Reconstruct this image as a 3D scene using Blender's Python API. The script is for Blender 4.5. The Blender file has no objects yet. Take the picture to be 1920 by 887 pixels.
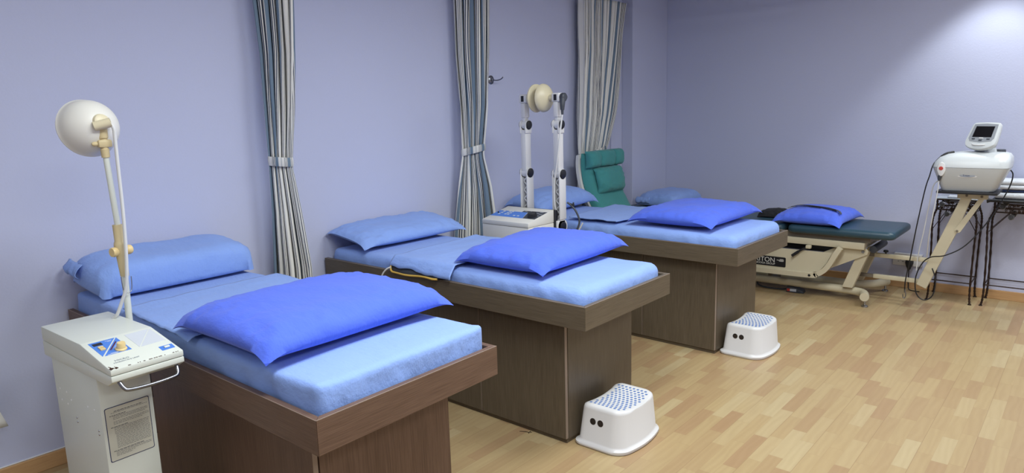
import bpy, bmesh, math, random
from mathutils import Vector, Matrix, noise as mnoise
random.seed(7)
C = bpy.context.scene.collection
V = Vector
PI = math.pi
sin, cos = math.sin, math.cos

# ------------------------------------------------------------------ materials
def lin(c):
    return tuple(((x/255)/12.92 if x/255 <= .04045 else ((x/255+.055)/1.055)**2.4) for x in c[:3]) + (1,)

def nodes_of(name):
    m = bpy.data.materials.new(name); m.use_nodes = True
    nt = m.node_tree; nt.nodes.clear()
    out = nt.nodes.new('ShaderNodeOutputMaterial'); b = nt.nodes.new('ShaderNodeBsdfPrincipled')
    nt.links.new(b.outputs[0], out.inputs[0])
    return m, nt, b

def mixcol(nt, fac, a, b):
    n = nt.nodes.new('ShaderNodeMix'); n.data_type = 'RGBA'
    for sock, v in ((n.inputs[0], fac), (n.inputs[6], a), (n.inputs[7], b)):
        if hasattr(v, 'is_output'): nt.links.new(v, sock)
        else: sock.default_value = v
    return n.outputs[2]

def math_(nt, op, a, b=None):
    n = nt.nodes.new('ShaderNodeMath'); n.operation = op
    for i, v in enumerate((a, b)):
        if v is None: continue
        if hasattr(v, 'is_output'): nt.links.new(v, n.inputs[i])
        else: n.inputs[i].default_value = v
    return n.outputs[0]

def mapped(nt, scale, kind='Object'):
    t = nt.nodes.new('ShaderNodeTexCoord'); mp = nt.nodes.new('ShaderNodeMapping')
    nt.links.new(t.outputs[kind], mp.inputs[0]); mp.inputs['Scale'].default_value = scale
    return mp.outputs[0]

def noise_(nt, vec, scale, detail=3, rough=.5):
    n = nt.nodes.new('ShaderNodeTexNoise'); nt.links.new(vec, n.inputs['Vector'])
    n.inputs['Scale'].default_value = scale; n.inputs['Detail'].default_value = detail
    n.inputs['Roughness'].default_value = rough
    return n.outputs['Fac']

def bump_(nt, b, height, strength, dist=.01):
    n = nt.nodes.new('ShaderNodeBump'); n.inputs['Strength'].default_value = strength
    n.inputs['Distance'].default_value = dist
    nt.links.new(height, n.inputs['Height']); nt.links.new(n.outputs[0], b.inputs['Normal'])

def M(name, col, rough=.5, metal=0., spec=.5, bump=None, var=(6, .06), sheen=0):
    m, nt, b = nodes_of(name)
    b.inputs['Roughness'].default_value = rough; b.inputs['Metallic'].default_value = metal
    b.inputs['Specular IOR Level'].default_value = spec
    vec = mapped(nt, (1, 1, 1))
    f = noise_(nt, vec, var[0], 4)
    c = lin(col); d = tuple(x*(1-var[1]*2) for x in c[:3]) + (1,)
    nt.links.new(mixcol(nt, f, d, tuple(min(1, x*(1+var[1]*.5)) for x in c[:3])+(1,)), b.inputs['Base Color'])
    if bump: bump_(nt, b, noise_(nt, vec, bump[0], 4), bump[1], bump[2] if len(bump) > 2 else .002)
    if sheen:
        b.inputs['Sheen Weight'].default_value = sheen
    return m

def cloth_mat(name, col, weave=900, crease=.55):
    m, nt, b = nodes_of(name)
    b.inputs['Roughness'].default_value = .85; b.inputs['Specular IOR Level'].default_value = .2
    b.inputs['Sheen Weight'].default_value = .15
    vec = mapped(nt, (1, 1, 1))
    c = lin(col)
    f = noise_(nt, vec, 5, 3)
    nt.links.new(mixcol(nt, f, tuple(x*.93 for x in c[:3])+(1,), tuple(min(1, x*1.04) for x in c[:3])+(1,)), b.inputs['Base Color'])
    v2 = mapped(nt, (1, 2.2, 1.4))
    a = noise_(nt, v2, 9, 6, .6)
    w = noise_(nt, vec, weave, 1)
    h = math_(nt, 'ADD', math_(nt, 'MULTIPLY', a, crease), math_(nt, 'MULTIPLY', w, .02))
    bump_(nt, b, h, .5, .03)
    return m

def wood_mat(name, dark, light, grain='x', rough=.42):
    m, nt, b = nodes_of(name)
    s = {'x': (1.2, 60, 60), 'y': (60, 1.2, 60), 'z': (60, 60, 1.2)}[grain]
    vec = mapped(nt, s)
    f = noise_(nt, vec, 6, 4, .6)
    g = noise_(nt, mapped(nt, tuple(x*.12 if x > 2 else x*.5 for x in s)), 3, 3)
    k = math_(nt, 'ADD', math_(nt, 'MULTIPLY', f, .75), math_(nt, 'MULTIPLY', g, .18))
    r = nt.nodes.new('ShaderNodeValToRGB'); nt.links.new(k, r.inputs[0])
    r.color_ramp.elements[0].position = .30; r.color_ramp.elements[0].color = lin(dark)
    r.color_ramp.elements[1].position = .62; r.color_ramp.elements[1].color = lin(light)
    nt.links.new(r.outputs[0], b.inputs['Base Color'])
    b.inputs['Roughness'].default_value = rough; b.inputs['Specular IOR Level'].default_value = .4
    bump_(nt, b, f, .15, .002)
    return m

def floor_mat():
    m, nt, b = nodes_of('beech strip laminate')
    t = nt.nodes.new('ShaderNodeTexCoord'); s = nt.nodes.new('ShaderNodeSeparateXYZ')
    nt.links.new(t.outputs['Object'], s.inputs[0])
    X, Y = s.outputs[0], s.outputs[1]
    W = .066
    row = math_(nt, 'FLOOR', math_(nt, 'DIVIDE', X, W))
    def wn(x, y):
        cv = nt.nodes.new('ShaderNodeCombineXYZ')
        for i, v in enumerate((x, y)):
            if hasattr(v, 'is_output'): nt.links.new(v, cv.inputs[i])
            else: cv.inputs[i].default_value = v
        w = nt.nodes.new('ShaderNodeTexWhiteNoise'); w.noise_dimensions = '2D'
        nt.links.new(cv.outputs[0], w.inputs['Vector'])
        return w.outputs['Value']
    off = math_(nt, 'MULTIPLY', wn(row, 3.3), 5.)
    ln = math_(nt, 'ADD', math_(nt, 'MULTIPLY', wn(row, 9.1), .12), .27)
    yy = math_(nt, 'DIVIDE', math_(nt, 'ADD', math_(nt, 'ADD', Y, off), 20), ln)
    idx = math_(nt, 'FLOOR', yy)
    rnd = wn(row, idx)
    ramp = nt.nodes.new('ShaderNodeValToRGB'); nt.links.new(rnd, ramp.inputs[0])
    cr = ramp.color_ramp
    cols = [(0, (169, 139, 104)), (.2, (174, 148, 109)), (.45, (179, 155, 114)), (.7, (182, 159, 117)), (.9, (186, 165, 124)), (1, (191, 173, 133))]
    cr.elements[0].position = 0; cr.elements[0].color = lin(cols[0][1])
    cr.elements[1].position = 1; cr.elements[1].color = lin(cols[-1][1])
    for p, c in cols[1:-1]:
        e = cr.elements.new(p); e.color = lin(c)
    # grain, shifted by plank
    cv = nt.nodes.new('ShaderNodeCombineXYZ')
    nt.links.new(math_(nt, 'ADD', X, math_(nt, 'MULTIPLY', rnd, 37.)), cv.inputs[0])
    nt.links.new(math_(nt, 'MULTIPLY', Y, .09), cv.inputs[1])
    g = noise_(nt, cv.outputs[0], 60, 5, .6)
    cv2 = nt.nodes.new('ShaderNodeCombineXYZ')
    nt.links.new(math_(nt, 'ADD', X, math_(nt, 'MULTIPLY', rnd, 17.)), cv2.inputs[0])
    nt.links.new(math_(nt, 'MULTIPLY', Y, .22), cv2.inputs[1])
    w = nt.nodes.new('ShaderNodeTexWave'); w.inputs['Scale'].default_value = 9; w.inputs['Distortion'].default_value = 9
    w.inputs['Detail'].default_value = 2; w.inputs['Detail Scale'].default_value = 1.2
    nt.links.new(cv2.outputs[0], w.inputs['Vector'])
    k = math_(nt, 'ADD', math_(nt, 'MULTIPLY', g, .6), math_(nt, 'MULTIPLY', w.outputs['Fac'], .25))
    base = mixcol(nt, math_(nt, 'MULTIPLY', k, .33), ramp.outputs[0], lin((132, 98, 62)))
    # joints
    fx = math_(nt, 'FRACT', math_(nt, 'DIVIDE', X, W)); fx3 = math_(nt, 'FRACT', math_(nt, 'DIVIDE', X, W*3)); fy = math_(nt, 'FRACT', yy)
    jx = math_(nt, 'LESS_THAN', fx3, .011)
    jx1 = math_(nt, 'MULTIPLY', math_(nt, 'LESS_THAN', fx, .02), .35)
    jy = math_(nt, 'MULTIPLY', math_(nt, 'LESS_THAN', fy, .006), .5)
    j = math_(nt, 'MULTIPLY', math_(nt, 'MAXIMUM', math_(nt, 'MAXIMUM', jx, jx1), jy), .45)
    nt.links.new(mixcol(nt, j, base, lin((120, 84, 54))), b.inputs['Base Color'])
    b.inputs['Roughness'].default_value = .38; b.inputs['Specular IOR Level'].default_value = .4
    bump_(nt, b, g, .05, .001)
    return m

def stripe_mat(name, period=.205):
    m, nt, b = nodes_of(name)
    t = nt.nodes.new('ShaderNodeTexCoord'); s = nt.nodes.new('ShaderNodeSeparateXYZ')
    nt.links.new(t.outputs['UV'], s.inputs[0])
    f = math_(nt, 'FRACT', math_(nt, 'DIVIDE', s.outputs[0], period))
    r = nt.nodes.new('ShaderNodeValToRGB'); nt.links.new(f, r.inputs[0])
    cr = r.color_ramp; cr.interpolation = 'CONSTANT'
    cream, blue, dark, mid = (228, 226, 218), (112, 130, 147), (56, 64, 84), (160, 166, 170)
    st = [(0, cream), (.22, dark), (.235, cream), (.26, dark), (.275, cream), (.30, dark), (.315, cream), (.34, blue), (.50, cream), (.515, dark),
          (.53, cream), (.555, dark), (.57, cream), (.595, dark), (.61, cream), (.70, mid), (.715, cream), (.78, blue), (.85, cream), (.865, dark),
          (.885, cream), (.91, dark), (.93, cream), (.955, dark), (.97, cream)]
    cr.elements[0].position = 0; cr.elements[0].color = lin(st[0][1])
    cr.elements[1].position = .22; cr.elements[1].color = lin(st[1][1])
    for p, c in st[2:]:
        e = cr.elements.new(p); e.color = lin(c)
    nt.links.new(r.outputs[0], b.inputs['Base Color'])
    b.inputs['Roughness'].default_value = .85; b.inputs['Specular IOR Level'].default_value = .2
    bump_(nt, b, noise_(nt, mapped(nt, (1, 1, 1)), 700, 1), .15, .001)
    return m

m_wall = M('lavender wall paint', (196, 200, 224), .75, spec=.25, bump=(90, .25, .003), var=(1.2, .015))
m_ceil = M('white ceiling', (225, 225, 225), .9, var=(3, .02))
m_floor = floor_mat()
m_skirt = wood_mat('beech skirting', (180, 138, 94), (204, 164, 116), 'y', .4)
m_skirt_x = wood_mat('beech skirting across', (180, 138, 94), (204, 164, 116), 'x', .4)
WR = ((88, 66, 53), (118, 93, 77)); WB = ((84, 74, 59), (109, 97, 80))
wood = {}
for k, (d, l) in (('red', WR), ('grey', WB)):
    for g in 'xyz': wood[k+g] = wood_mat('%s brown veneer grain %s' % (k, g), d, l, g)
m_edge_glint = M('pale veneer edge and glint', (150, 132, 116), .5)  # pale door edges, and the painted highlight on the tray boards
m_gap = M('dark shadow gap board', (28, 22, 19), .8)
m_light = cloth_mat('light blue cotton', (140, 170, 232))
m_dark = cloth_mat('royal blue cotton', (84, 112, 226))
m_mach = M('ivory enamel', (217, 221, 211), .38, bump=(140, .08, .001), var=(3, .03))
m_mach2 = M('warm white plastic', (222, 220, 212), .42, var=(3, .02))
m_white = M('white plastic', (218, 217, 216), .38, var=(3, .02))
m_grey_wh = M('pale grey plastic', (198, 202, 203), .35, var=(3, .02))
m_beige = M('beige plastic', (208, 190, 146), .45, var=(5, .05))
m_ybeige = M('yellowed beige plastic', (226, 200, 142), .45, var=(5, .05))
m_creamdisc = M('cream electrode plastic', (214, 204, 172), .4, var=(5, .03))
m_black = M('black plastic', (22, 23, 28), .45)
m_blackgl = M('black glass', (10, 10, 12), .12)
m_dgrey = M('dark grey plastic', (62, 66, 74), .5)
m_chrome = M('chrome', (140, 142, 148), .3, 1.)
m_panel = M('blue panel print', (76, 128, 214), .45, var=(8, .02))
m_panelgrey = M('pale grey panel print', (206, 211, 218), .5)
m_red = M('red print', (190, 60, 50), .45)
m_darkred = M('dark red slider', (86, 26, 44), .45)
m_navy = M('navy print', (34, 46, 92), .5)
m_ink = M('grey ink', (158, 164, 170), .6)
m_inkd = M('dark ink', (92, 94, 98), .6)
m_paper = M('aged label paper', (206, 205, 190), .55)
m_rust = M('brown rust', (84, 52, 38), .8, var=(60, .2))
m_teal = M('dark teal vinyl', (46, 74, 88), .36, bump=(220, .12, .001))
m_cream = M('cream powder coat', (206, 196, 168), .42, bump=(160, .06, .001), var=(4, .04))
m_creamd = M('taupe steel', (120, 110, 96), .5)
m_iron = M('bronzed wrought iron', (58, 42, 34), .5, .55, bump=(120, .5, .003), var=(30, .25))
m_rose = M('silvered rose metal', (150, 150, 152), .35, .7, var=(30, .2))
m_glass = M('pale glass top', (190, 200, 206), .08)
m_green = cloth_mat('jade green cushion', (72, 144, 142), crease=.3)
m_towel = M('white terry towel', (232, 236, 242), .95, spec=.1, bump=(260, 1., .006), var=(120, .06))
m_stripe = stripe_mat('striped curtain cotton')
m_yellow = M('yellow binding', (226, 184, 84), .6)
m_padgrey = M('charcoal pad cloth', (66, 70, 78), .9)
m_cable = M('grey white cable', (214, 214, 212), .45)
m_cabled = M('black cable', (24, 24, 26), .45)
m_steel = M('steel', (170, 172, 176), .25, 1.)
m_dot = M('blue rubber dots', (92, 124, 182), .6)
m_plug = M('bright white plug', (250, 250, 250), .4)
m_hole = M('dark inside', (40, 30, 22), .9)
m_strap = M('black webbing', (18, 18, 20), .8, bump=(300, .4, .002))
m_lens = M('dark tinted window', (24, 18, 22), .25)

# ------------------------------------------------------------------ mesh helpers
def box(bm, x0, x1, y0, y1, z0, z1, bev=0, seg=2, mat=None):
    g = bmesh.new()
    vs = [g.verts.new((x, y, z)) for x in (x0, x1) for y in (y0, y1) for z in (z0, z1)]
    for f in ((0, 1, 3, 2), (4, 6, 7, 5), (0, 4, 5, 1), (2, 3, 7, 6), (0, 2, 6, 4), (1, 5, 7, 3)):
        g.faces.new([vs[i] for i in f])
    if bev: bmesh.ops.bevel(g, geom=g.edges[:], offset=bev, segments=seg, affect='EDGES', profile=.5)
    merge(bm, g, mat)

def merge(bm, g, mat=None):
    bmesh.ops.recalc_face_normals(g, faces=g.faces[:])
    if mat is not None: g.transform(mat)
    me = bpy.data.meshes.new('tmp'); g.to_mesh(me); g.free(); bm.from_mesh(me); bpy.data.meshes.remove(me)

def frame_z(d):
    d = V(d).normalized()
    return d.to_track_quat('Z', 'Y').to_matrix()

def cyl(bm, a, b, r0, r1=None, n=20, bev=0):
    a, b = V(a), V(b); r1 = r0 if r1 is None else r1
    L = (b-a).length
    prof = [(0, 0), (r0, 0), (r1, L), (0, L)]
    if bev: prof = [(0, 0), (r0-bev, 0), (r0-bev*.3, bev*.3), (r0, bev), (r1, L-bev), (r1-bev*.3, L-bev*.3), (r1-bev, L), (0, L)]
    lathe(bm, prof, a, b-a, n)

def lathe(bm, prof, o=(0, 0, 0), axis=(0, 0, 1), n=24):
    R = frame_z(axis); o = V(o)
    g = bmesh.new(); rings = []
    for r, h in prof:
        if r < 1e-6: rings.append([g.verts.new(o + R @ V((0, 0, h)))])
        else: rings.append([g.verts.new(o + R @ V((r*cos(2*PI*i/n), r*sin(2*PI*i/n), h))) for i in range(n)])
    for p, q in zip(rings, rings[1:]):
        for i in range(n):
            j = (i+1) % n
            if len(p) == 1 and len(q) == 1: continue
            if len(p) == 1: g.faces.new((p[0], q[i], q[j]))
            elif len(q) == 1: g.faces.new((p[i], p[j], q[0]))
            else: g.faces.new((p[i], p[j], q[j], q[i]))
    merge(bm, g)

def smooth_path(pts, k=6):
    pts = [V(p) for p in pts]; out = []
    for i in range(len(pts)-1):
        p0 = pts[max(i-1, 0)]; p1 = pts[i]; p2 = pts[i+1]; p3 = pts[min(i+2, len(pts)-1)]
        for s in range(k):
            t = s/k
            out.append(.5*((2*p1)+(p2-p0)*t+(2*p0-5*p1+4*p2-p3)*t*t+(3*p1-p0-3*p2+p3)*t**3))
    out.append(pts[-1]); return out

def tube(bm, pts, r, n=10, k=6, closed=False, sx=1., rfun=None):
    P = smooth_path(pts, k) if k > 1 else [V(p) for p in pts]
    g = bmesh.new(); rings = []; up = None
    for i, p in enumerate(P):
        d = (P[min(i+1, len(P)-1)]-P[max(i-1, 0)]).normalized()
        if up is None:
            up = d.orthogonal().normalized()
        up = (up - d*up.dot(d)).normalized(); s = d.cross(up)
        rr = r if rfun is None else rfun(i/(len(P)-1))
        rings.append([g.verts.new(p + up*rr*cos(2*PI*j/n) + s*rr*sx*sin(2*PI*j/n)) for j in range(n)])
    for a, b in zip(rings, rings[1:]):
        for i in range(n): g.faces.new((a[i], a[(i+1) % n], b[(i+1) % n], b[i]))
    g.faces.new(rings[0]); g.faces.new(rings[-1])
    merge(bm, g)

def prism(bm, pts, a, b, plane='xz', bev=0, seg=2, mat=None):
    """extrude a 2-D outline between a and b along the axis missing from plane"""
    g = bmesh.new()
    def mk(p, t):
        return {'xz': (p[0], t, p[1]), 'xy': (p[0], p[1], t), 'yz': (t, p[0], p[1])}[plane]
    lo = [g.verts.new(mk(p, a)) for p in pts]; hi = [g.verts.new(mk(p, b)) for p in pts]
    g.faces.new(lo); g.faces.new(hi[::-1])
    n = len(pts)
    for i in range(n): g.faces.new((lo[i], hi[i], hi[(i+1) % n], lo[(i+1) % n]))
    if bev: bmesh.ops.bevel(g, geom=g.edges[:], offset=bev, segments=seg, affect='EDGES', profile=.5)
    merge(bm, g, mat)

def rrect(x0, x1, y0, y1, r, k=5):
    o = []
    for cx, cy, a in ((x1-r, y1-r, 0), (x0+r, y1-r, 90), (x0+r, y0+r, 180), (x1-r, y0+r, 270)):
        for i in range(k+1):
            t = math.radians(a+90*i/k); o.append((cx+r*cos(t), cy+r*sin(t)))
    return o

def loft(bm, rings, cap=True):
    g = bmesh.new()
    R = [[g.verts.new(p) for p in r] for r in rings]; n = len(R[0])
    for a, b in zip(R, R[1:]):
        for i in range(n): g.faces.new((a[i], a[(i+1) % n], b[(i+1) % n], b[i]))
    if cap: g.faces.new(R[0]); g.faces.new(R[-1])
    merge(bm, g)

def band(bm, path, w, t):
    """a strap of width w along vectors given as (point, side direction, normal)"""
    g = bmesh.new(); rings = []
    for p, s, nn in path:
        p, s, nn = V(p), V(s).normalized(), V(nn).normalized()
        rings.append([g.verts.new(p+s*w/2), g.verts.new(p-s*w/2), g.verts.new(p-s*w/2+nn*t), g.verts.new(p+s*w/2+nn*t)])
    for a, b in zip(rings, rings[1:]):
        for i in range(4): g.faces.new((a[i], a[(i+1) % 4], b[(i+1) % 4], b[i]))
    g.faces.new(rings[0]); g.faces.new(rings[-1])
    merge(bm, g)

def obj(name, bm, m, parent=None, smooth=True, off=None, angle=35, label=None):
    if off is not None: bmesh.ops.translate(bm, verts=bm.verts[:], vec=-V(off))
    me = bpy.data.meshes.new(name); bm.to_mesh(me); bm.free()
    for mm in (m if isinstance(m, (list, tuple)) else [m]): me.materials.append(mm)
    if smooth:
        for p in me.polygons: p.use_smooth = True
        try: me.set_sharp_from_angle(angle=math.radians(angle))
        except Exception: pass
    o = bpy.data.objects.new(name, me); C.objects.link(o)
    if parent: o.parent = parent
    if label: o['label'] = label
    return o

def thing(name, label, cat, loc=(0, 0, 0), rz=0, group=None):
    o = bpy.data.objects.new(name, None); C.objects.link(o); o.location = loc; o.rotation_euler = (0, 0, rz)
    o.empty_display_size = .1
    o['label'] = label; o['category'] = cat
    if group: o['group'] = group
    return o

def tag(o, label, cat, group=None):
    o['label'] = label; o['category'] = cat
    if group: o['group'] = group
    return o

def struct(name, bm, m, smooth=False):
    o = obj(name, bm, m, None, smooth); o['kind'] = 'structure'; return o

def B(): return bmesh.new()

def text(name, s, size, m, parent, origin, right, up, off=None, align='LEFT', ext=.0004, shear=0):
    cu = bpy.data.curves.new(name, 'FONT'); cu.body = s; cu.size = size; cu.extrude = ext; cu.align_x = align; cu.shear = shear
    cu.materials.append(m)
    o = bpy.data.objects.new(name, cu); C.objects.link(o); o.parent = parent
    right, up = V(right).normalized(), V(up).normalized(); n = right.cross(up)
    org = V(origin) - (V(off) if off is not None else V((0, 0, 0)))
    mt = Matrix((right, up, n)).transposed().to_4x4(); mt.translation = org
    me = bpy.data.meshes.new_from_object(o); bpy.data.objects.remove(o); bpy.data.curves.remove(cu)
    o = bpy.data.objects.new(name, me); C.objects.link(o); o.parent = parent
    o.matrix_local = mt
    return o

def N(x, y, z): return mnoise.noise(V((x, y, z)))

# ------------------------------------------------------------------ camera
f, cyp, pitch, yaw, roll = 1280.855, 438.004, .1729, .7149, -.0289
campos = V((3.7051, -.9909, 1.6116))
fw = V((-sin(yaw)*cos(pitch), cos(yaw)*cos(pitch), -sin(pitch)))
r0 = V((cos(yaw), sin(yaw), 0)); u0 = r0.cross(fw)
rv = r0*cos(roll)+u0*sin(roll); uv = -r0*sin(roll)+u0*cos(roll)
cd = bpy.data.cameras.new('camera'); cam = bpy.data.objects.new('camera', cd); C.objects.link(cam)
mt = Matrix((rv, uv, -fw)).transposed().to_4x4(); mt.translation = campos; cam.matrix_world = mt
cd.sensor_width = 36; cd.lens = 36*f/1920; cd.shift_y = -(443.5-cyp)/1920; cd.clip_start = .05
bpy.context.scene.camera = cam

# ------------------------------------------------------------------ room
X1, Y0, Y1, ZC = 6.2, -3.6, 5.716, 2.86
bm = B(); box(bm, -.1, X1+.1, Y0-.1, Y1+.1, -.1, 0); struct('floor', bm, m_floor)
bm = B(); box(bm, -.1, X1+.1, Y0-.1, Y1+.1, ZC, ZC+.1); struct('ceiling', bm, m_ceil)
bm = B(); box(bm, -.1, 0, Y0, Y1, 0, ZC); struct('wall_left', bm, m_wall)
bm = B(); box(bm, -.1, X1+.1, Y1, Y1+.1, 0, ZC); struct('wall_back', bm, m_wall)
bm = B(); box(bm, X1, X1+.1, Y0, Y1, 0, ZC); struct('wall_right', bm, m_wall)
bm = B(); box(bm, -.1, X1+.1, Y0-.1, Y0, 0, ZC); struct('wall_front', bm, m_wall)
COLX, COLY = .1216, 5.015
bm = B(); box(bm, .0, COLX, COLY, Y1-.001, 0, ZC-.001, .004, 2); struct('trim_column', bm, m_wall)
bm = B(); box(bm, .0, .016, 4.79, 4.845, .08, ZC-.001, .003, 2); struct('trim_conduit', bm, m_wall)
bm = B(); box(bm, 0, .014, Y0, COLY, 0, .0764, .003, 2); struct('baseboard_left', bm, m_skirt)
bm = B(); box(bm, 0, .006, Y0, COLY, .0768, .0835, .002, 2); struct('trim_skirting', bm, m_ceil)
bm = B(); box(bm, COLX+.014, X1, Y1-.014, Y1, 0, .0764, .003, 2); struct('baseboard_back', bm, m_skirt_x)
bm = B(); box(bm, COLX, COLX+.014, COLY, Y1-.014, 0, .0764, .003, 2); struct('baseboard_column', bm, m_skirt)

# ------------------------------------------------------------------ treatment beds
BEDS = [dict(y=0., th=.0133, L=2.05, W=.7961, H=.7539, k='red', mat=.835),
        dict(y=1.4349, th=.0051, L=2.0098, W=.8028, H=.749, k='grey', mat=.812),
        dict(y=3.0962, th=-.0217, L=2.0434, W=.8325, H=.7483, k='grey', mat=.815)]
T, EIN, SN = .112, .182, .092

def bed(i, d, label):
    t = thing('treatment_bed', label, 'treatment bed', (0, d['y'], 0), d['th'], 'built-in treatment beds')
    L, W, H, k = d['L'], d['W'], d['H'], d['k']; w = .024; x0 = .022
    zt, zb = H, H-T
    bm = B(); prism(bm, [(x0, 0), (L, 0), (L-w, w), (x0, w)], zb, zt, 'xy', .0012, 1); sb_ = obj('side_board', bm, wood[k+'x'], t, False)
    bm = B(); box(bm, x0, L-.002, .0003, .0022, zt-.0008, zt+.0006); obj('edge_and_glint_strip', bm, m_edge_glint, sb_, False)  # highlight along the board's top edge, painted as a pale strip
    bm = B(); prism(bm, [(x0, W), (x0, W-w), (L-w, W-w), (L, W)], zb, zt, 'xy', .0012, 1); obj('side_board', bm, wood[k+'x'], t, False)
    bm = B(); prism(bm, [(L, .0012), (L, W-.0012), (L-w, W-w-.0012), (L-w, w+.0012)], zb, zt, 'xy', .0012, 1); fb_ = obj('foot_board', bm, wood[k+'y'], t, False)
    bm = B(); box(bm, L-.0028, L-.0002, .002, W-.002, zt-.0008, zt+.0006); obj('edge_and_glint_strip', bm, m_edge_glint, fb_, False)  # same painted highlight on top of the foot board
    bm = B(); box(bm, x0, L-w-.002, w+.001, W-w-.001, zb, zb+.018); obj('bed_deck', bm, wood[k+'x'], t, False)
    xe = L-EIN; yn, yf = SN, W-SN
    # plinth
    bm = B(); box(bm, x0+.02, xe-.004, yn+.012, yf, 0, .05); obj('plinth', bm, m_gap if False else wood[k+'x'], t, False)
    # end panel and far panel
    bm = B(); box(bm, xe-.02, xe, yn+.024, yf, .018 if i else .018, zb-.001, .001, 1); obj('end_panel', bm, wood[k+'z'], t, False)
    bm = B(); box(bm, x0+.02, xe-.021, yf-.02, yf, .05, zb-.001); obj('back_panel', bm, wood[k+'z'], t, False)
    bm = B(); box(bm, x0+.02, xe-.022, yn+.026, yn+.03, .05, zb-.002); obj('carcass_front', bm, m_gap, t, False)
    if i == 0:
        sp = [('door', .66, xe-.003, .024, zb-.003)]
        for z0, z1 in ((.024, .272), (.278, .44)): sp.append(('drawer', .24, .655, z0, z1))
        bm = B(); box(bm, .24, .655, yn, yn+.022, .448, .472); obj('niche_shelf', bm, wood[k+'x'], t, False)
    else:
        xs = 1.262 if i == 1 else 1.31
        sp = [('door', xs+.003, xe-.003, .024, zb-.003), ('door', xs-.55, xs-.003, .024, zb-.003), ('door', .12, xs-.556, .024, zb-.003)]
    for nm, a, b, z0, z1 in sp:
        bm = B(); box(bm, a, b, yn, yn+.02, z0, z1, .0012, 1); dr = obj(nm, bm, wood[k+'z'], t, False)
        bm = B(); box(bm, b+.0002, b+.0016, yn+.001, yn+.019, z0+.001, z1-.001); obj('edge_and_glint_strip', bm, m_edge_glint, dr, False)
    return t

bed(0, BEDS[0], 'nearest treatment bed, reddish brown veneer, beside the dome lamp machine')
bed(1, BEDS[1], 'middle brown veneer treatment bed with a yellow trimmed pad hanging over its side')
bed(2, BEDS[2], 'farthest brown veneer treatment bed, next to the teal traction table')

def on_bed(i, p):
    d = BEDS[i]; c, s = cos(d['th']), sin(d['th'])
    return V((p[0]*c-p[1]*s, d['y']+p[0]*s+p[1]*c, p[2]))

def mattress(i, label, r, seed):
    d = BEDS[i]; L, W, H = d['L'], d['W'], d['H']
    x0, x1, y0, y1 = .04, L-.034, .034, W-.034; z0, z1 = H-T+.0195, d['mat']
    g = bmesh.new(); nx, ny, nz = 96, 44, 12
    def rb(p):       # rounded box projection
        q = V((min(max(p.x, x0+r), x1-r), min(max(p.y, y0+r), y1-r), min(max(p.z, z0+r*.6), z1-r)))
        dv = p-q
        if dv.length > 1e-6 and dv.length > 0: 
            m = max(abs(dv.x), abs(dv.y), abs(dv.z)); p = q + dv.normalized()*r*(m/r if m < r else 1)
        return p
    def face(fn, a, b):
        vv = [[g.verts.new(fn(i_/a, j/b)) for j in range(b+1)] for i_ in range(a+1)]
        for i_ in range(a):
            for j in range(b): g.faces.new((vv[i_][j], vv[i_+1][j], vv[i_+1][j+1], vv[i_][j+1]))
    X = lambda t: x0+(x1-x0)*t; Yf = lambda t: y0+(y1-y0)*t; Z = lambda t: z0+(z1-z0)*t
    face(lambda a, b: V((X(a), Yf(b), z1)), nx, ny); face(lambda a, b: V((X(a), Yf(b), z0)), nx, ny)
    face(lambda a, b: V((X(a), y0, Z(b))), nx, nz); face(lambda a, b: V((X(a), y1, Z(b))), nx, nz)
    face(lambda a, b: V((x0, Yf(a), Z(b))), ny, nz); face(lambda a, b: V((x1, Yf(a), Z(b))), ny, nz)
    bmesh.ops.remove_doubles(g, verts=g.verts[:], dist=1e-5)
    for v in g.verts:
        p = rb(v.co.copy())
        s = seed*7.3
        top = max(0, (p.z-z0)/(z1-z0))
        edge = min(p.x-x0, x1-p.x, p.y-y0, y1-p.y)
        # gentle slack, and gathers on the sides
        dz = .004*N(p.x*3, p.y*3, s)+.0025*N(p.x*9, p.y*4, s+3)
        if top > .97: p.z += dz
        if edge < .02 and top > .15:
            k = .005*N(p.x*14+p.z*10, p.y*14, s+p.z*4)+.0035*N(p.x*30+p.z*18, p.y*30, s+9)
            cx, cy = (x0+x1)/2, (y0+y1)/2
            if min(p.x-x0, x1-p.x) < min(p.y-y0, y1-p.y): p.x += k*(1 if p.x > cx else -1)
            else: p.y += k*(1 if p.y > cy else -1)
        # undercut at the bottom where the fitted sheet tucks in
        if top < .35:
            q = (.35-top)*.02
            if p.x > x1-.05: p.x -= q
            if p.y < y0+.05: p.y += q
            if p.y > y1-.05: p.y -= q
        v.co = p
    if i == 0:      # peaked seam corners of the fitted sheet
        for v in g.verts:
            for cy in (y0, y1):
                dd = math.hypot(v.co.x-x1, v.co.y-cy)
                if dd < .05 and v.co.z > z1-.05: v.co.z += .012*(1-dd/.05)
    bm = B(); merge(bm, g)
    o = obj('mattress', bm, m_light, None, True, angle=60)
    o.location = (0, d['y'], 0); o.rotation_euler = (0, 0, d['th'])
    return tag(o, label, 'mattress', 'mattresses in light blue fitted sheets')

mattress(0, 'mattress in light blue fitted sheet on the nearest bed, sharp seamed corners', .022, 1)
mattress(1, 'mattress in light blue fitted sheet on the middle bed, rounded corners', .05, 2)
mattress(2, 'mattress in light blue fitted sheet on the farthest brown bed', .05, 3)

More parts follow.
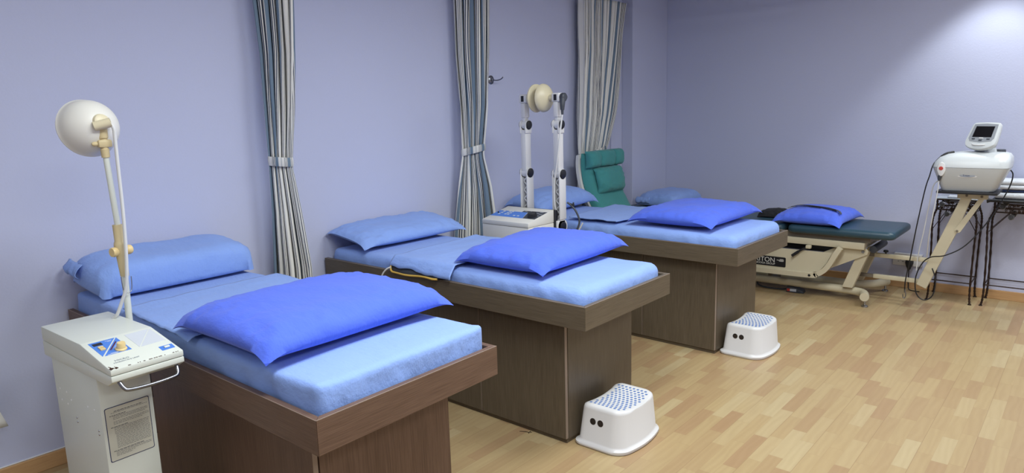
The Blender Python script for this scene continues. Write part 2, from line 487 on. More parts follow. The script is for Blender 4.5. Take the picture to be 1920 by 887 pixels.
def sheet(i, label, corners, drape, seed, thick=.004, lift=.004):
    """cloth laid over the mattress: corners in bed plan (head near, foot near, foot far, head far)"""
    d = BEDS[i]; zt = d['mat']; n = 46
    A, Bc, Cc, D = [V((*c, 0)) for c in corners]
    g = bmesh.new(); vv = []
    for a in range(n+1):
        row = []
        for b in range(n+1):
            s, t = a/n, b/n
            p = (A*(1-s)+Bc*s)*(1-t)+(D*(1-s)+Cc*s)*t
            e = min(s, 1-s, t, 1-t)
            p.x += .012*N(t*3, seed, s*2)*(1-abs(2*s-1)*0); p.y += .008*N(s*4, seed+5, 0)
            z = zt+.0085+lift*1.2+.004*N(p.x*3, p.y*3, seed*7.3)+.0045*N(p.x*5, p.y*3, seed)+.003*N(p.x*14, p.y*5, seed+2)
            z += .004*max(0, 1-e*14)*(.5+N(s*9, t*9, seed+8))
            lim = .036
            if p.y < lim:
                over = lim-p.y; kk = drape
                z -= (over*kk if over < .03 else .03*kk+(over-.03)*1.0)
                p.y = lim-min(over*.9, .052) - .004*N(p.x*12, 0, seed)
            row.append(g.verts.new((p.x, p.y, z)))
        vv.append(row)
    for a in range(n):
        for b in range(n): g.faces.new((vv[a][b], vv[a+1][b], vv[a+1][b+1], vv[a][b+1]))
    bm = B(); merge(bm, g)
    o = obj('draw_sheet', bm, m_light, None, True, angle=80)
    md = o.modifiers.new('thick', 'SOLIDIFY'); md.thickness = thick; md.offset = 1 if o.data.polygons[0].normal.z > 0 else -1
    o.location = (0, d['y'], 0); o.rotation_euler = (0, 0, d['th'])
    return tag(o, label, 'sheet', 'light blue draw sheets across the beds')

sheet(0, 'light blue draw sheet across the nearest bed, beside the dome lamp machine',
      [(.62, .03), (1.27, .0), (1.2, .765), (.6, .765)], .25, 11)
sheet(1, 'light blue draw sheet on the middle bed, covering a yellow trimmed pad', [(.67, -.015), (1.17, -.035), (1.10, .765), (.62, .765)], .9, 12, .004, .008)
sheet(2, 'light blue draw sheet across the farthest bed, in front of the green recliner', [(.70, .05), (1.12, .05), (1.2, .79), (.62, .79)], .3, 13, .007, .008)

# ------------------------------------------------------------------ pillows
def pillow_mesh(a, b, h, seed, pinch=.05, pw=2.6, flat=.32, wr=1., box_=0., rnd=0.):
    n = 44; g = bmesh.new()
    def th(u, v):
        e = (1-abs(u)**pw)*(1-abs(v)**pw)
        return max(e, 0)**(.5-.18*box_)
    top, bot = [], []
    for side in (1, -1):
        grid = []
        for i in range(n+1):
            row = []
            for j in range(n+1):
                u, v = 2*i/n-1, 2*j/n-1
                u = math.copysign(abs(u)**.85, u); v = math.copysign(abs(v)**.85, v)
                x = a/2*u*(1-pinch*(1-v*v)*abs(u)); y = b/2*v*(1-pinch*(1-u*u)*abs(v))
                q_ = 1-rnd*(abs(u)*abs(v))**4; x *= q_; y *= q_
                k = th(u, v)
                s = seed*3.7
                fold = .009*wr*N(x*6, y*6, s)*k + .004*wr*(abs(N(x*9+y*2, y*3.5, s+12))**.6)*k
                rim = (1-k)*k*4
                fold += .010*wr*rim*N(x*20, y*20, s+4)+.007*wr*rim*N(x*40, y*40, s+6)
                fold += .006*wr*abs(N(x*4+y*5, y*7-x*3, s+9))*k
                # droop of the corners
                dr = -.3*h*(abs(u)*abs(v))**5
                zc = flat*h+dr
                if side > 0: z = zc+(1-flat)*h*k+fold
                else: z = zc-(flat*h+dr)*min(1, k*1.25)+.3*fold*(1-min(1, k*2))
                row.append(g.verts.new((x, y, max(z, .0005))))
            grid.append(row)
        for i in range(n):
            for j in range(n): g.faces.new((grid[i][j], grid[i+1][j], grid[i+1][j+1], grid[i][j+1]))
    bmesh.ops.remove_doubles(g, verts=g.verts[:], dist=4e-4)
    return g

def pillow(label, m, loc, rz, a, b, h, seed, group, tilt=(0, 0), **k):
    bm = B(); merge(bm, pillow_mesh(a, b, h, seed, **k))
    o = obj('pillow', bm, m, None, True, angle=70)
    o.location = loc; o.rotation_euler = (tilt[0], tilt[1], rz)
    return tag(o, label, 'pillow', group)

GD, GL = 'royal blue pillows', 'light blue pillows'
p = on_bed(0, (1.49, .405, .856))
pd1 = pillow('royal blue pillow on the nearest bed, largest in view', m_dark, p, .0133, .64, .82, .120, 1, GD, pw=3.6, pinch=.025, box_=.3, flat=.40)
p = on_bed(1, (1.42, .465, .830))
pillow('royal blue pillow on the middle bed', m_dark, p, .01, .60, .80, .118, 2, GD, tilt=(.02, 0), pw=3.4, pinch=.025, box_=.2, flat=.44)
p = on_bed(2, (1.525, .455, .835))
pillow('royal blue pillow on the farthest brown bed, in front of the folded black pad', m_dark, p, -.03, .64, .80, .12, 3, GD, tilt=(.015, 0), pw=3.2, pinch=.03, flat=.42)
p = on_bed(0, (.215, .40, .866))
lp = pillow('plump light blue pillow against the wall on the nearest bed, behind the lamp pole', m_light, p, .02, .38, .77, .15, 4, GL, box_=1., pinch=.0, flat=.2, tilt=(0, .10), pw=6, rnd=.07)
p = on_bed(1, (.215, .455, .850))
pillow('light blue pillow tilted against the wall on the middle bed', m_light, p, .0, .40, .87, .098, 5, GL, tilt=(.0, .15), pw=3.2, pinch=.025, flat=.42)
p = on_bed(2, (.22, .45, .845))
pillow('light blue pillow against the wall on the farthest brown bed, behind the twin armed machine', m_light, p, .0, .40, .80, .15, 6, GL, tilt=(.02, .1))
l4 = pillow('light blue pillow on the teal traction table, beside the wall column', m_light, (.47, 5.15, .692), .0, .44, .62, .14, 7, GL, box_=.6, pinch=.0, flat=.25, pw=4, rnd=.06)
d4 = pillow('royal blue pillow on the traction table, black strap across it', m_dark, (1.885, 5.15, .6285), -.03, .56, .68, .125, 8, GD, pw=3)

# pillowcase flaps (open ends hanging loose)
def flap(parent, x0, x1, y, z0, z1, seed):
    g = bmesh.new(); n, mm = 16, 6; vv = []
    for i in range(n+1):
        row = []
        for j in range(mm+1):
            s, t = i/n, j/mm
            x = x0+(x1-x0)*s; z = z1+(z0-z1)*t - .012*N(s*4, seed, 0)*t
            yy = y-.03*sin(t*PI*.8)+.014*N(s*6, t*2, seed)
            row.append(g.verts.new((x, yy, z)))
        vv.append(row)
    for i in range(n):
        for j in range(mm): g.faces.new((vv[i][j], vv[i+1][j], vv[i+1][j+1], vv[i][j+1]))
    bm = B(); merge(bm, g); o = obj('pillowcase_flap', bm, m_light, parent, True, angle=80)
    md = o.modifiers.new('thick', 'SOLIDIFY'); md.thickness = .003
flap(lp, -.17, -.02, -.375, .055, .12, 3)
flap(l4, -.20, -.05, -.30, .03, .09, 5)

# ------------------------------------------------------------------ heating pad on bed 2
d = BEDS[1]
t = thing('heating_pad', 'charcoal heating pad with yellow binding hanging over the middle bed side', 'heating pad', (0, d['y'], 0), d['th'])
pts = [(.69, .0), (.80, -.022), (.95, -.026), (1.08, -.022)]
bm = B()
g = bmesh.new(); rows = []
for i in range(13):
    x = .685+.39*i/12
    rows.append([g.verts.new((x, y, z)) for y, z in ((.06, d['mat']+.0045), (.045, d['mat']+.004), (.012, d['mat']-.012), (-.006, d['mat']-.04), (-.018+.004*sin(i), d['H']+.006-.004*sin(i*.5)))])
for a, b in zip(rows, rows[1:]):
    for j in range(4): g.faces.new((a[j], a[j+1], b[j+1], b[j]))
merge(bm, g); o = obj('pad_body', bm, m_padgrey, t, True, angle=80); o.modifiers.new('thick', 'SOLIDIFY').thickness = .004
bm = B(); tube(bm, [(.68, .02, d['mat']-.012), (.682, -.008, d['H']+.03), (.695, -.018, d['H']+.006)]+[(.685+.39*i/12, -.021+.004*sin(i), d['H']+.002-.004*sin(i*.5)) for i in range(1, 12)]+[(1.072, -.016, d['H']+.006)], .0055, 8, 4)
obj('yellow_binding', bm, m_yellow, t)
bm = B(); tube(bm, [(.69, -.012, d['H']+.025), (.67, -.03, d['H']+.015), (.645, -.045, d['H']-.02), (.62, -.05, d['H']-.09), (.6, -.05, d['H']-.25)], .0045, 8, 6); obj('cord', bm, m_cable, t)

# ------------------------------------------------------------------ step stools
def stool(label, loc, rz):
    t = thing('step_stool', label, 'step stool', loc, rz, 'white step stools')
    def ring(wx, wy, z, r, bend, cx=0, sag=0, k=6):
        pts = []
        o = rrect(-wx/2, wx/2, -wy/2, wy/2, r, k)
        # densify straight runs so the bend reads smoothly
        den = []
        for ii, (q, w) in enumerate(zip(o, o[1:]+o[:1])):
            m = 8 if ii % (k+1) == k else 1
            for s in range(m): den.append((q[0]+(w[0]-q[0])*s/m, q[1]+(w[1]-q[1])*s/m))
        for x, y in den:
            pts.append(V((cx+x+bend*(1-(2*y/.40)**2), y, z-sag*(1-min(1, (y/.165)**2)))))
        return pts
    bd = .035
    R = [ring(.278, .405, .001, .06, bd), ring(.288, .415, .008, .064, bd), ring(.286, .413, .018, .063, bd), ring(.262, .39, .026, .056, bd), ring(.252, .380, .034, .05, bd),
         ring(.228, .346, .188, .045, bd, 0, .0), ring(.222, .338, .200, .043, bd, 0, .004), ring(.205, .32, .2085, .04, bd, 0, .012),
         ring(.18, .29, .210, .035, bd, 0, .013), ring(.12, .22, .210, .03, bd, 0, .013), ring(.03, .08, .210, .012, bd, 0, .013)]
    bm = B(); loft(bm, R); bd_ = obj('stool_body', bm, m_white, t, True, angle=50)
    # dots of the grip pad
    bm = B()
    for i in range(8):
        for j in range(13):
            y = -.132+.264*j/12; x = -.078+.156*(i+.5*(j % 2)-.25)/7
            if abs(x) > .084: continue
            X = x+bd*(1-(2*y/.40)**2); z = .2098-.013*(1-min(1, (y/.165)**2))
            lathe(bm, [(0, .0018), (.0066, .0014), (.007, 0), (.007, -.004)], (X, y, z), (0, 0, 1), 10)
    obj('grip_pad', bm, m_dot, t)['kind'] = 'stuff'
    # two finger holes on the short side
    for sx in (-.030, .012):
        bm = B(); yq = -.1815+.0; z = .132
        lathe(bm, [(0, -.003), (.0165, -.003), (.0165, .0006), (0, .0006)], (sx+bd*(1-(2*.1795/.40)**2)*.9, -.1792, z), (0, -1, .11), 20)
        obj('finger_hole', bm, m_hole, t)
    return t
stool('white step stool with blue dots, beside the middle bed', (1.965, 1.775, 0), .02)
stool('white step stool with blue dots, beside the farthest brown bed', (2.0, 3.39, 0), -.0)

# ------------------------------------------------------------------ microwave lamp machine by the nearest bed
mx, my, mth = .909, -.329, .044
t = thing('microwave_therapy_machine', 'ivory cabinet therapy machine with white dome lamp on pole, left of the nearest bed', 'therapy machine', (mx, my, 0), mth)
Wd, A_, Bs, h, dr, tk = .225, .348, .22, .92, .042, .105
bm = B(); prism(bm, [(0, h-.05), (0, h), (A_, h), (A_+Bs, h-dr), (A_+Bs, h-dr-.020)], 0, Wd, 'xz', .004, 2)
hd = obj('console_lid', bm, m_mach, t)
bm = B(); prism(bm, [(0, h-.0515), (A_+Bs, h-dr-.0215), (A_+Bs, h-dr-.04), (A_+Bs-.035, h-dr-.058), (0, h-tk)], 0, Wd, 'xz', .003, 2); obj('console_base', bm, m_mach, t)
bm = B(); box(bm, .02, .41, .012, .178, .06, h-tk-.001, .006, 2)
for z in (): pass
body = obj('cabinet', bm, m_mach, t)
for cx in (.06, .37):
    for cy in (.035, .155):
        bm = B(); lathe(bm, [(0, -.011), (.022, -.011), (.025, -.006), (.025, .006), (.022, .011), (0, .011)], (cx, cy, .0255), (0, 1, 0), 16); box(bm, cx-.008, cx+.008, cy-.014, cy+.014, .04, .06); obj('caster', bm, m_black, t)
# slope frame
sn = V((dr, 0, Bs)).normalized(); sx_ = V((Bs, 0, -dr)).normalized()
def sl(X, Y, up=0):
    return V((X, Y, h-dr*(X-A_)/Bs)) + sn*up
def decal(bm, pts, up=.0006, t0=.0):
    g = bmesh.new(); a = [g.verts.new(sl(x, y, up)) for x, y in pts]; b = [g.verts.new(sl(x, y, t0)) for x, y in pts]
    g.faces.new(a); n = len(a)
    g.faces.new(b)
    for i in range(n): g.faces.new((a[i], a[(i+1) % n], b[(i+1) % n], b[i]))
    merge(bm, g)
bm = B(); decal(bm, [(.363, .018), (.363, .099), (.469, .0195)]); decal(bm, [(.363, .1035), (.47, .107), (.47, .0255)]); pn = obj('control_panel', bm, m_panel, t, False, label='blue printed control panel')
bm = B(); decal(bm, [(.373, .025), (.373, .053), (.391, .053), (.391, .025)], .0012); obj('display_window', bm, m_lens, pn, False)
for x in (.409, .424):
    bm = B(); decal(bm, [(x-.006, .031), (x-.006, .046), (x+.006, .046), (x+.006, .031)], .004); obj('push_button', bm, m_ybeige, pn, False)
bm = B(); decal(bm, [(.391, .089), (.394, .092), (.442, .056), (.439, .053)], .0012); obj('slider_slot', bm, m_darkred, pn, False)
bm = B()
for k in range(9):
    q = .397+.005*k; yy = .092-.0036*k
    decal(bm, [(q, yy), (q, yy+.014), (q+.0012, yy+.014), (q+.0012, yy)], .001)
for (x, y, w) in ((.372, .065, .02), (.378, .070, .012), (.462, .045, .03), (.374, .101, .0), (.467, .035, .03)):
    decal(bm, [(x, y), (x, y+w), (x+.002, y+w), (x+.002, y)], .001)
obj('panel_print', bm, m_panelgrey, pn, False)['kind'] = 'stuff'
bm = B(); k0 = sl(.452, .082); lathe(bm, [(0, 0), (.0175, 0), (.0175, .004), (.0135, .007), (.0125, .022), (.0115, .024), (0, .024)], k0, sn, 24); obj('dial_knob', bm, m_ybeige, t)
bm = B(); decal(bm, [(.362, .130), (.36, .2095), (.47, .131)]); decal(bm, [(.361, .2125), (.468, .216), (.471, .1345)]); obj('blank_panel', bm, m_panelgrey, t, False, label='pale grey blank panel split diagonally')
bm = B(); decal(bm, [(.505, .174), (.505, .217), (.535, .215), (.536, .173)]); sw = obj('switch_plate', bm, m_panel, t, False)
bm = B(); g = bmesh.new(); box(bm, -.005, .005, -.009, .009, 0, .005, .0015, 1, Matrix.Translation(sl(.52, .195)) @ sx_.to_track_quat('X', 'Z').to_matrix().to_4x4()); obj('power_switch', bm, m_mach, sw)
text('lettering', 'MICRO', .014, m_ink, t, sl(.521, .034, .0005), (0, 1, 0), -sx_)
text('lettering', 'MICROWAVE UNIT', .009, m_ink, t, sl(.533, .026, .0005), (0, 1, 0), -sx_)
bm = B()
random.seed(3)
for k in range(26):
    y = .0005+abs(random.gauss(0, .010)); x = A_+Bs-.003-abs(random.gauss(0, .006)); s = random.uniform(.0015, .005)
    y = min(y, .05)
    decal(bm, [(x-s, y), (x-s*.6, y+s), (x+s*.2, y+s*1.4), (min(x+s, A_+Bs-.001), y+s*.3)], .0005)
for k in range(22):
    y = random.uniform(.05, .21); s = random.uniform(.001, .004); x = A_+Bs-.0025
    decal(bm, [(x-.0018, y), (x-.0018, y+s), (x+.0012, y+s*1.3), (x+.0012, y)], .0005)
obj('rust_chips', bm, m_rust, hd, False, label='rust coloured paint chips on the front edge')['kind'] = 'stuff'
bm = B(); tube(bm, [(.545, .024, .838), (.558, .025, .83), (.572, .031, .813), (.578, .045, .805), (.578, .11, .800), (.578, .178, .802), (.572, .196, .808), (.558, .202, .826), (.545, .203, .836)], .006, 12, 6); obj('push_handle', bm, m_chrome, t, label='chrome push handle')
for x, z in ((.193, .623), (.195, .608), (.375, .624), (.375, .611)): bm = B(); lathe(bm, [(0, 0), (.0042, 0), (.003, .002), (0, .0028)], (x, .0119, z), (0, -1, 0), 10); obj('screw', bm, m_steel, body)
for x, z in ((.067, .70), (.126, .70), (.071, .659), (.124, .656), (.161, .679), (.306, .691), (.359, .693)): bm = B(); lathe(bm, [(0, 0), (.0038, 0), (.003, .001), (0, .0014)], (x, .0119, z), (0, -1, 0), 10); obj('hole_plug', bm, m_plug, body)
# instruction plate
bm = B(); prism(bm, rrect(.022, .163, .516, .704, .006), .4102, .4108, 'yz'); pl = obj('instruction_plate', bm, m_navy, t, False)
bm = B(); prism(bm, rrect(.0243, .1607, .5185, .7015, .005), .4103, .4112, 'yz'); pp_ = obj('plate_face', bm, m_paper, pl, False)
bm = B(); random.seed(11); z = .688
blocks = [('h', .095, .045), ('p', .04, .115), ('s',), ('h', .035, .05), ('p', .045, .11), ('p', .045, .11), ('p', .045, .1), ('s',), ('p', .045, .112), ('p', .045, .112), ('p', .045, .09), ('s',), ('h', .035, .055),
          ('p', .045, .11)] + [('p', .045, .108)]*4 + [('p', .048, .108)]*11 + [('s',), ('h', .035, .095), ('p', .042, .112), ('p', .042, .112), ('p', .042, .06), ('p', .042, .05)]
for b in blocks:
    if b[0] == 's': z -= .004; continue
    ht = .0022 if b[0] == 'h' else .0013
    y = b[1] if b[1] != .095 else .05
    end = y+(b[2] if b[1] != .095 else .09)
    while y < end:
        wd = random.uniform(.004, .012); wd = min(wd, end-y)
        box(bm, .4112, .4114, y, y+wd, z-ht, z); y += wd+.0016
    z -= .0046
obj('fine_print', bm, m_inkd, pl, False)['kind'] = 'stuff'
# pole, joint, lamp: built in world coordinates and brought into the machine's frame
def world_part(name, bm, m, **k):
    bm.transform((Matrix.Translation((mx, my, 0)) @ Matrix.Rotation(mth, 4, 'Z')).inverted())
    return obj(name, bm, m, t, **k)
bm = B(); cyl(bm, (1.03, -.083, .80), (1.03, -.077, 1.09), .0115, n=18); box(bm, 1.015, 1.045, -.105, -.072, .82, .85, .003); world_part('lower_pole', bm, m_mach)
bm = B(); lathe(bm, [(0, 0), (.0145, 0), (.0165, .04), (.019, .09), (.021, .115), (.019, .125), (.0165, .13), (.016, .19), (0, .19)], (1.03, -.077, 1.07), (0, -.02, 1), 20)
jt = world_part('pole_joint', bm, m_beige)
for s in (-1, 1):
    bm = B(); a = V((1.03-.003*s, -.078+.014*s, 1.163))
    lathe(bm, [(0, 0), (.012, 0), (.017, .006), (.018, .016), (.016, .022), (0, .022)], a, (-.25*s, s, 0), 14)
    k_ = world_part('joint_knob', bm, m_ybeige)
bm = B(); cyl(bm, (1.03, -.079, 1.255), (1.03, -.089, 1.515), .0100, n=18); world_part('upper_pole', bm, m_mach)
bm = B(); lathe(bm, [(0, 0), (.0135, 0), (.0145, .028), (.0125, .030), (.0125, .065), (.0165, .068), (.0175, .098), (.016, .100), (0, .1)], (1.03, -.0885, 1.502), (0, -.02, 1), 18)
box(bm, 1.016, 1.046, -.111, -.066, 1.537, 1.564, .006, 2)
lathe(bm, [(0, 0), (.008, 0), (.008, .014), (.004, .02), (0, .02)], (1.03, -.108, 1.55), (0, -1, 0), 12)
world_part('lamp_knuckle', bm, m_beige)
Dc = V((.945, -.105, 1.606)); camd = V((.953, -.302, 0)); rt = V((.302, .953, 0))
ax = (camd*.86+rt*.42+V((0, 0, .2))).normalized(); Rr = .099
prof = [(Rr*1.03, -.012), (Rr*1.05, -.004), (Rr*1.02, .0)] + [(Rr*cos(a), Rr*1.0*sin(a)) for a in [i*PI/2/14 for i in range(1, 15)]]
prof = prof[:-1] + [(0, Rr)]
inner = [(0, Rr*.96)] + [(Rr*.96*cos(a), Rr*.96*sin(a)) for a in [PI/2-i*PI/2/14 for i in range(1, 15)]] + [(Rr*1.0, -.012)]
bm = B(); lathe(bm, prof[::-1] + inner[::-1] if False else prof[::-1]+[(Rr*1.0, -.012)]+inner[::-1][1:], Dc, ax, 48); lamp = world_part('dome_reflector', bm, m_mach2)
bm = B()
ap = Dc + ax*(Rr*.97)
lathe(bm, [(0, -.004), (.03, -.004), (.026, .008), (.018, .012), (0, .012)], ap, ax, 24); world_part('dome_collar', bm, m_creamdisc)
ta = V((1.045, -.118, 1.611)); tb = V((1.065, -.070, 1.624)); td = (tb-ta)
bm = B(); lathe(bm, [(0, 0), (.0165, 0), (.0165, td.length), (.0125, td.length), (.0125, td.length-.03), (0, td.length-.03)], ta, td, 24); world_part('cable_sleeve', bm, m_creamdisc)
bm = B(); tube(bm, [(1.06, -.088, 1.622), (1.066, -.074, 1.619), (1.07, -.0655, 1.6), (1.07, -.0655, 1.567), (1.07, -.0675, 1.455), (1.07, -.069, 1.341), (1.07, -.073, 1.226), (1.068, -.080, 1.109), (1.062, -.089, 1.032), (1.05, -.103, .985), (1.035, -.120, .935), (1.02, -.13, .9205)], .0062, 10, 6); world_part('lamp_cable', bm, m_cable)
bm = B(); tube(bm, [(1.05, -.097, 1.072), (1.052, -.096, 1.03), (1.054, -.09, 1.014), (1.054, -.074, 1.012), (1.052, -.066, 1.028), (1.05, -.063, 1.068)], .0017, 8, 6); world_part('cable_clip', bm, m_steel, label='bent steel wire clip')

# ------------------------------------------------------------------ shortwave machine between middle and farthest bed
ox, oy = .468, 2.425
t = thing('shortwave_therapy_machine', 'white therapy machine with two jointed arms holding cream discs, behind the middle bed', 'therapy machine', (ox, oy, 0), 0)
w2, d2, h0, h1 = .414, .279, .90, .958
bm = B(); prism(bm, [(0, h0-.030), (0, h0), (d2, h1), (d2, h0-.030)], 0, w2, 'yz', .003, 2); obj('console_lid', bm, m_mach2, t)
bm = B(); box(bm, 0, w2, .002, d2, .07, h0-.032, .004, 2); cb = obj('cabinet', bm, m_mach2, t)
for x in (.05, w2-.05):
    for y in (.05, d2-.05): bm = B(); lathe(bm, [(0, -.012), (.030, -.012), (.034, 0), (.030, .012), (0, .012)], (x, y, .035), (1, 0, 0), 18); box(bm, x-.015, x+.015, y-.012, y+.012, .05, .07); obj('caster', bm, m_black, t)
n2 = V((0, -(h1-h0), d2)).normalized(); s2 = V((0, d2, h1-h0)).normalized()
def q2(x, y, up=0): return V((x, y, h0+(h1-h0)*y/d2)) + n2*up
def decal2(bm, pts, up=.0007):
    g = bmesh.new(); a = [g.verts.new(q2(x, y, up)) for x, y in pts]; b = [g.verts.new(q2(x, y, 0)) for x, y in pts]
    g.faces.new(a); g.faces.new(b); n = len(a)
    for i in range(n): g.faces.new((a[i], a[(i+1) % n], b[(i+1) % n], b[i]))
    merge(bm, g)
bm = B(); decal2(bm, [(.004, .187), (.258, .187), (.298, .08), (.004, .08)]); pn = obj('control_panel', bm, m_panel, t, False, label='blue printed control panel')
bm = B(); decal2(bm, [(.205, .215), (.404, .222), (.404, .08), (.30, .08), (.262, .187), (.205, .187)], .0007); dk = obj('dial_panel', bm, m_dgrey, t, False, label='dark grey dial panel')
for i, (x, y) in enumerate(((.05, .165), (.05, .14), (.045, .115), (.10, .17), (.125, .17), (.10, .145), (.125, .145), (.10, .118), (.125, .118), (.19, .105), (.225, .105))):
    bm = B(); decal2(bm, [(x, y), (x+.016, y), (x+.016, y+.014), (x, y+.014)], .0022); obj('push_button', bm, m_panelgrey, pn, False)
bm = B(); lathe(bm, [(0, 0), (.006, 0), (.005, .008), (0, .009)], q2(.03, .14), n2, 12); obj('toggle', bm, m_black, pn)
bm = B()
for x, y, w in ((.22, .205, .02), (.27, .206, .03), (.35, .207, .03), (.365, .14, .03), (.37, .17, .025), (.31, .185, .05), (.04, .205, .1)): decal2(bm, [(x, y), (x+w, y), (x+w, y+.004), (x, y+.004)], .0011)
obj('panel_print', bm, m_panelgrey, dk, False)['kind'] = 'stuff'
bm = B(); lathe(bm, [(0, 0), (.034, 0), (.031, .024), (.028, .027), (0, .027)], q2(.35, .125), n2, 28); obj('dial_knob', bm, m_black, t)
for y in (.1, .22): bm = B(); lathe(bm, [(0, 0), (.007, 0), (.006, .002), (0, .003)], (w2, y, h0-.06), (1, 0, 0), 12); obj('screw', bm, m_steel, cb)
bm = B(); box(bm, -.0, w2+.012, d2+.001, d2+.03, .5, h1-.004, .003); obj('back_plate', bm, m_black, t, label='black back plate')
def arm(x):
    """one jointed arm standing behind the console, at local x"""
    y = d2+.065
    a = None
    bm = B()
    lathe(bm, [(0, -.028), (.052, -.028), (.055, -.024), (.055, .024), (.052, .028), (0, .028)], (x, y, .835), (1, 0, 0), 28)
    box(bm, x-.028, x+.028, y-.055, y+.03, .78, .88, .004)
    a = obj('articulated_arm', bm, m_white, t)
    # lower link: channel open to the front with a coiled lead inside
    bm = B(); box(bm, x-.034, x-.024, y-.036, y+.036, .885, 1.20, .003); box(bm, x+.024, x+.034, y-.036, y+.036, .885, 1.20, .003); box(bm, x-.024, x+.024, y+.018, y+.034, .885, 1.17)
    lathe(bm, [(0, -.010), (.036, -.010), (.036, 0), (0, 0)], (x-.024, y, 1.20), (1, 0, 0), 24); lathe(bm, [(0, 0), (.036, 0), (.036, .010), (0, .010)], (x+.024, y, 1.20), (1, 0, 0), 24)
    obj('lower_link', bm, m_white, a)
    bm = B(); tube(bm, [(x+(.013 if k % 2 else -.013), y-.012, .89+.031*k) for k in range(10)], .005, 8, 4); obj('coiled_lead', bm, m_cable, a)
    bm = B(); box(bm, x-.022, x+.022, y-.03, y+.03, 1.19, 1.50, .005, 2); lathe(bm, [(0, -.022), (.032, -.022), (.032, .022), (0, .022)], (x, y, 1.20), (1, 0, 0), 24)
    box(bm, x-.030, x-.016, y-.034, y+.034, 1.475, 1.53, .006, 2); box(bm, x+.016, x+.030, y-.034, y+.034, 1.475, 1.53, .006, 2)
    lathe(bm, [(0, -.030), (.034, -.030), (.034, -.016), (0, -.016)], (x, y, 1.535), (1, 0, 0), 24); lathe(bm, [(0, .016), (.034, .016), (.034, .030), (0, .030)], (x, y, 1.535), (1, 0, 0), 24)
    obj('middle_link', bm, m_white, a)
    bm = B(); lathe(bm, [(0, -.014), (.03, -.014), (.03, .014), (0, .014)], (x, y, 1.535), (1, 0, 0), 24); box(bm, x-.012, x+.012, y-.02, y+.02, 1.535, 1.6, .003)
    box(bm, x-.018, x+.018, y-.027, y+.027, 1.585, 1.685, .005, 2); lathe(bm, [(.021, 0), (.024, .003), (.021, .006)], (x, y, 1.585), (0, 0, 1), 4)
    obj('upper_link', bm, m_white, a)
    for z, r, o in ((.835, .034, .029), (1.20, .031, .035), (1.535, .029, .031)):
        for s in (-1, 1):
            if z < 1 and s < 0: continue
            bm = B(); lathe(bm, [(0, 0), (r, 0), (r, .006), (r*.8, .009), (0, .009)], (x+o*s, y, z), (s, 0, 0), 28); obj('joint_disc', bm, m_black, a)
    return a, y
for x, sgn in ((.128, 1), (.414, -1)):
    a, y = arm(x)
    bm = B(); box(bm, x-.034, x+.034, y-.028, y+.028, 1.685, 1.745, .01, 3); cl = obj('electrode_clamp', bm, m_white, a)
    bm = B(); box(bm, x-.012, x+.012, y-.0292, y-.0275, 1.695, 1.735); obj('clamp_window', bm, m_black, cl, False)
    zc = 1.715
    bm = B()
    if sgn > 0:
        cyl(bm, (x+.034, y, zc), (x+.095, y, zc), .022, n=22); lathe(bm, [(0, 0), (.03, 0), (.088, .008), (.096, .013), (.096, .022), (.09, .026), (0, .026)], (x+.085, y, zc), (1, 0, 0), 44)
    else:
        cyl(bm, (x-.034, y, zc), (x-.075, y, zc), .022, n=22); lathe(bm, [(0, 0), (.024, 0), (.05, .010), (.08, .028), (.094, .045), (.096, .056), (.09, .062), (0, .062)], (x-.065, y, zc), (-1, 0, 0), 44)
    obj('electrode_disc', bm, m_creamdisc, a, label='cream electrode disc')
    if sgn < 0:
        bm = B(); lathe(bm, [(0, 0), (.026, 0), (.028, .006), (.028, .026), (.02, .034), (0, .034)], (x+.034, y, zc), (1, 0, 0), 24)
        tube(bm, [(x+.05, y-.01, zc-.01), (x+.055, y-.02, zc-.05), (x+.055, y-.022, zc-.085)], .017, 12, 5, rfun=lambda s: .021-.008*s)
        cyl(bm, (x+.055, y-.022, zc-.08), (x+.055, y-.022, zc-.115), .0095, .008, 12); obj('lead_plug', bm, m_dgrey, a)
        bm = B(); tube(bm, [(x+.055, y-.022, zc-.11), (x+.052, y-.04, zc-.2), (x+.045, y-.055, zc-.32), (x+.022, y-.052, zc-.45), (x-.004, y-.046, zc-.58), (x-.006, y-.044, zc-.72), (x-.004, y-.03, zc-.77)], .0058, 10, 6); obj('electrode_lead', bm, m_cable, a)
# grey lead and pale cord at its right, behind
bm = B(); tube(bm, [(.455, d2+.1, 1.0), (.475, d2+.11, .985), (.515, d2+.12, .94), (.54, d2+.125, .87), (.525, d2+.11, .80), (.50, d2+.10, .7), (.48, d2+.09, .55)], .007, 10, 6); obj('mains_lead', bm, m_dgrey, t)
bm = B(); tube(bm, [(.475, d2+.112, .992), (.492, d2+.113, .985), (.503, d2+.11, 1.0)], .006, 8, 5); tube(bm, [(.49, d2+.114, .975), (.505, d2+.118, .985)], .005, 8, 3); obj('cable_tie', bm, m_dgrey, t)
bm = B(); tube(bm, [(.56, d2+.135, .86), (.545, d2+.13, .83), (.525, d2+.125, .79), (.51, d2+.12, .72), (.49, d2+.1, .55)], .0055, 8, 6); obj('white_lead', bm, m_cable, t)

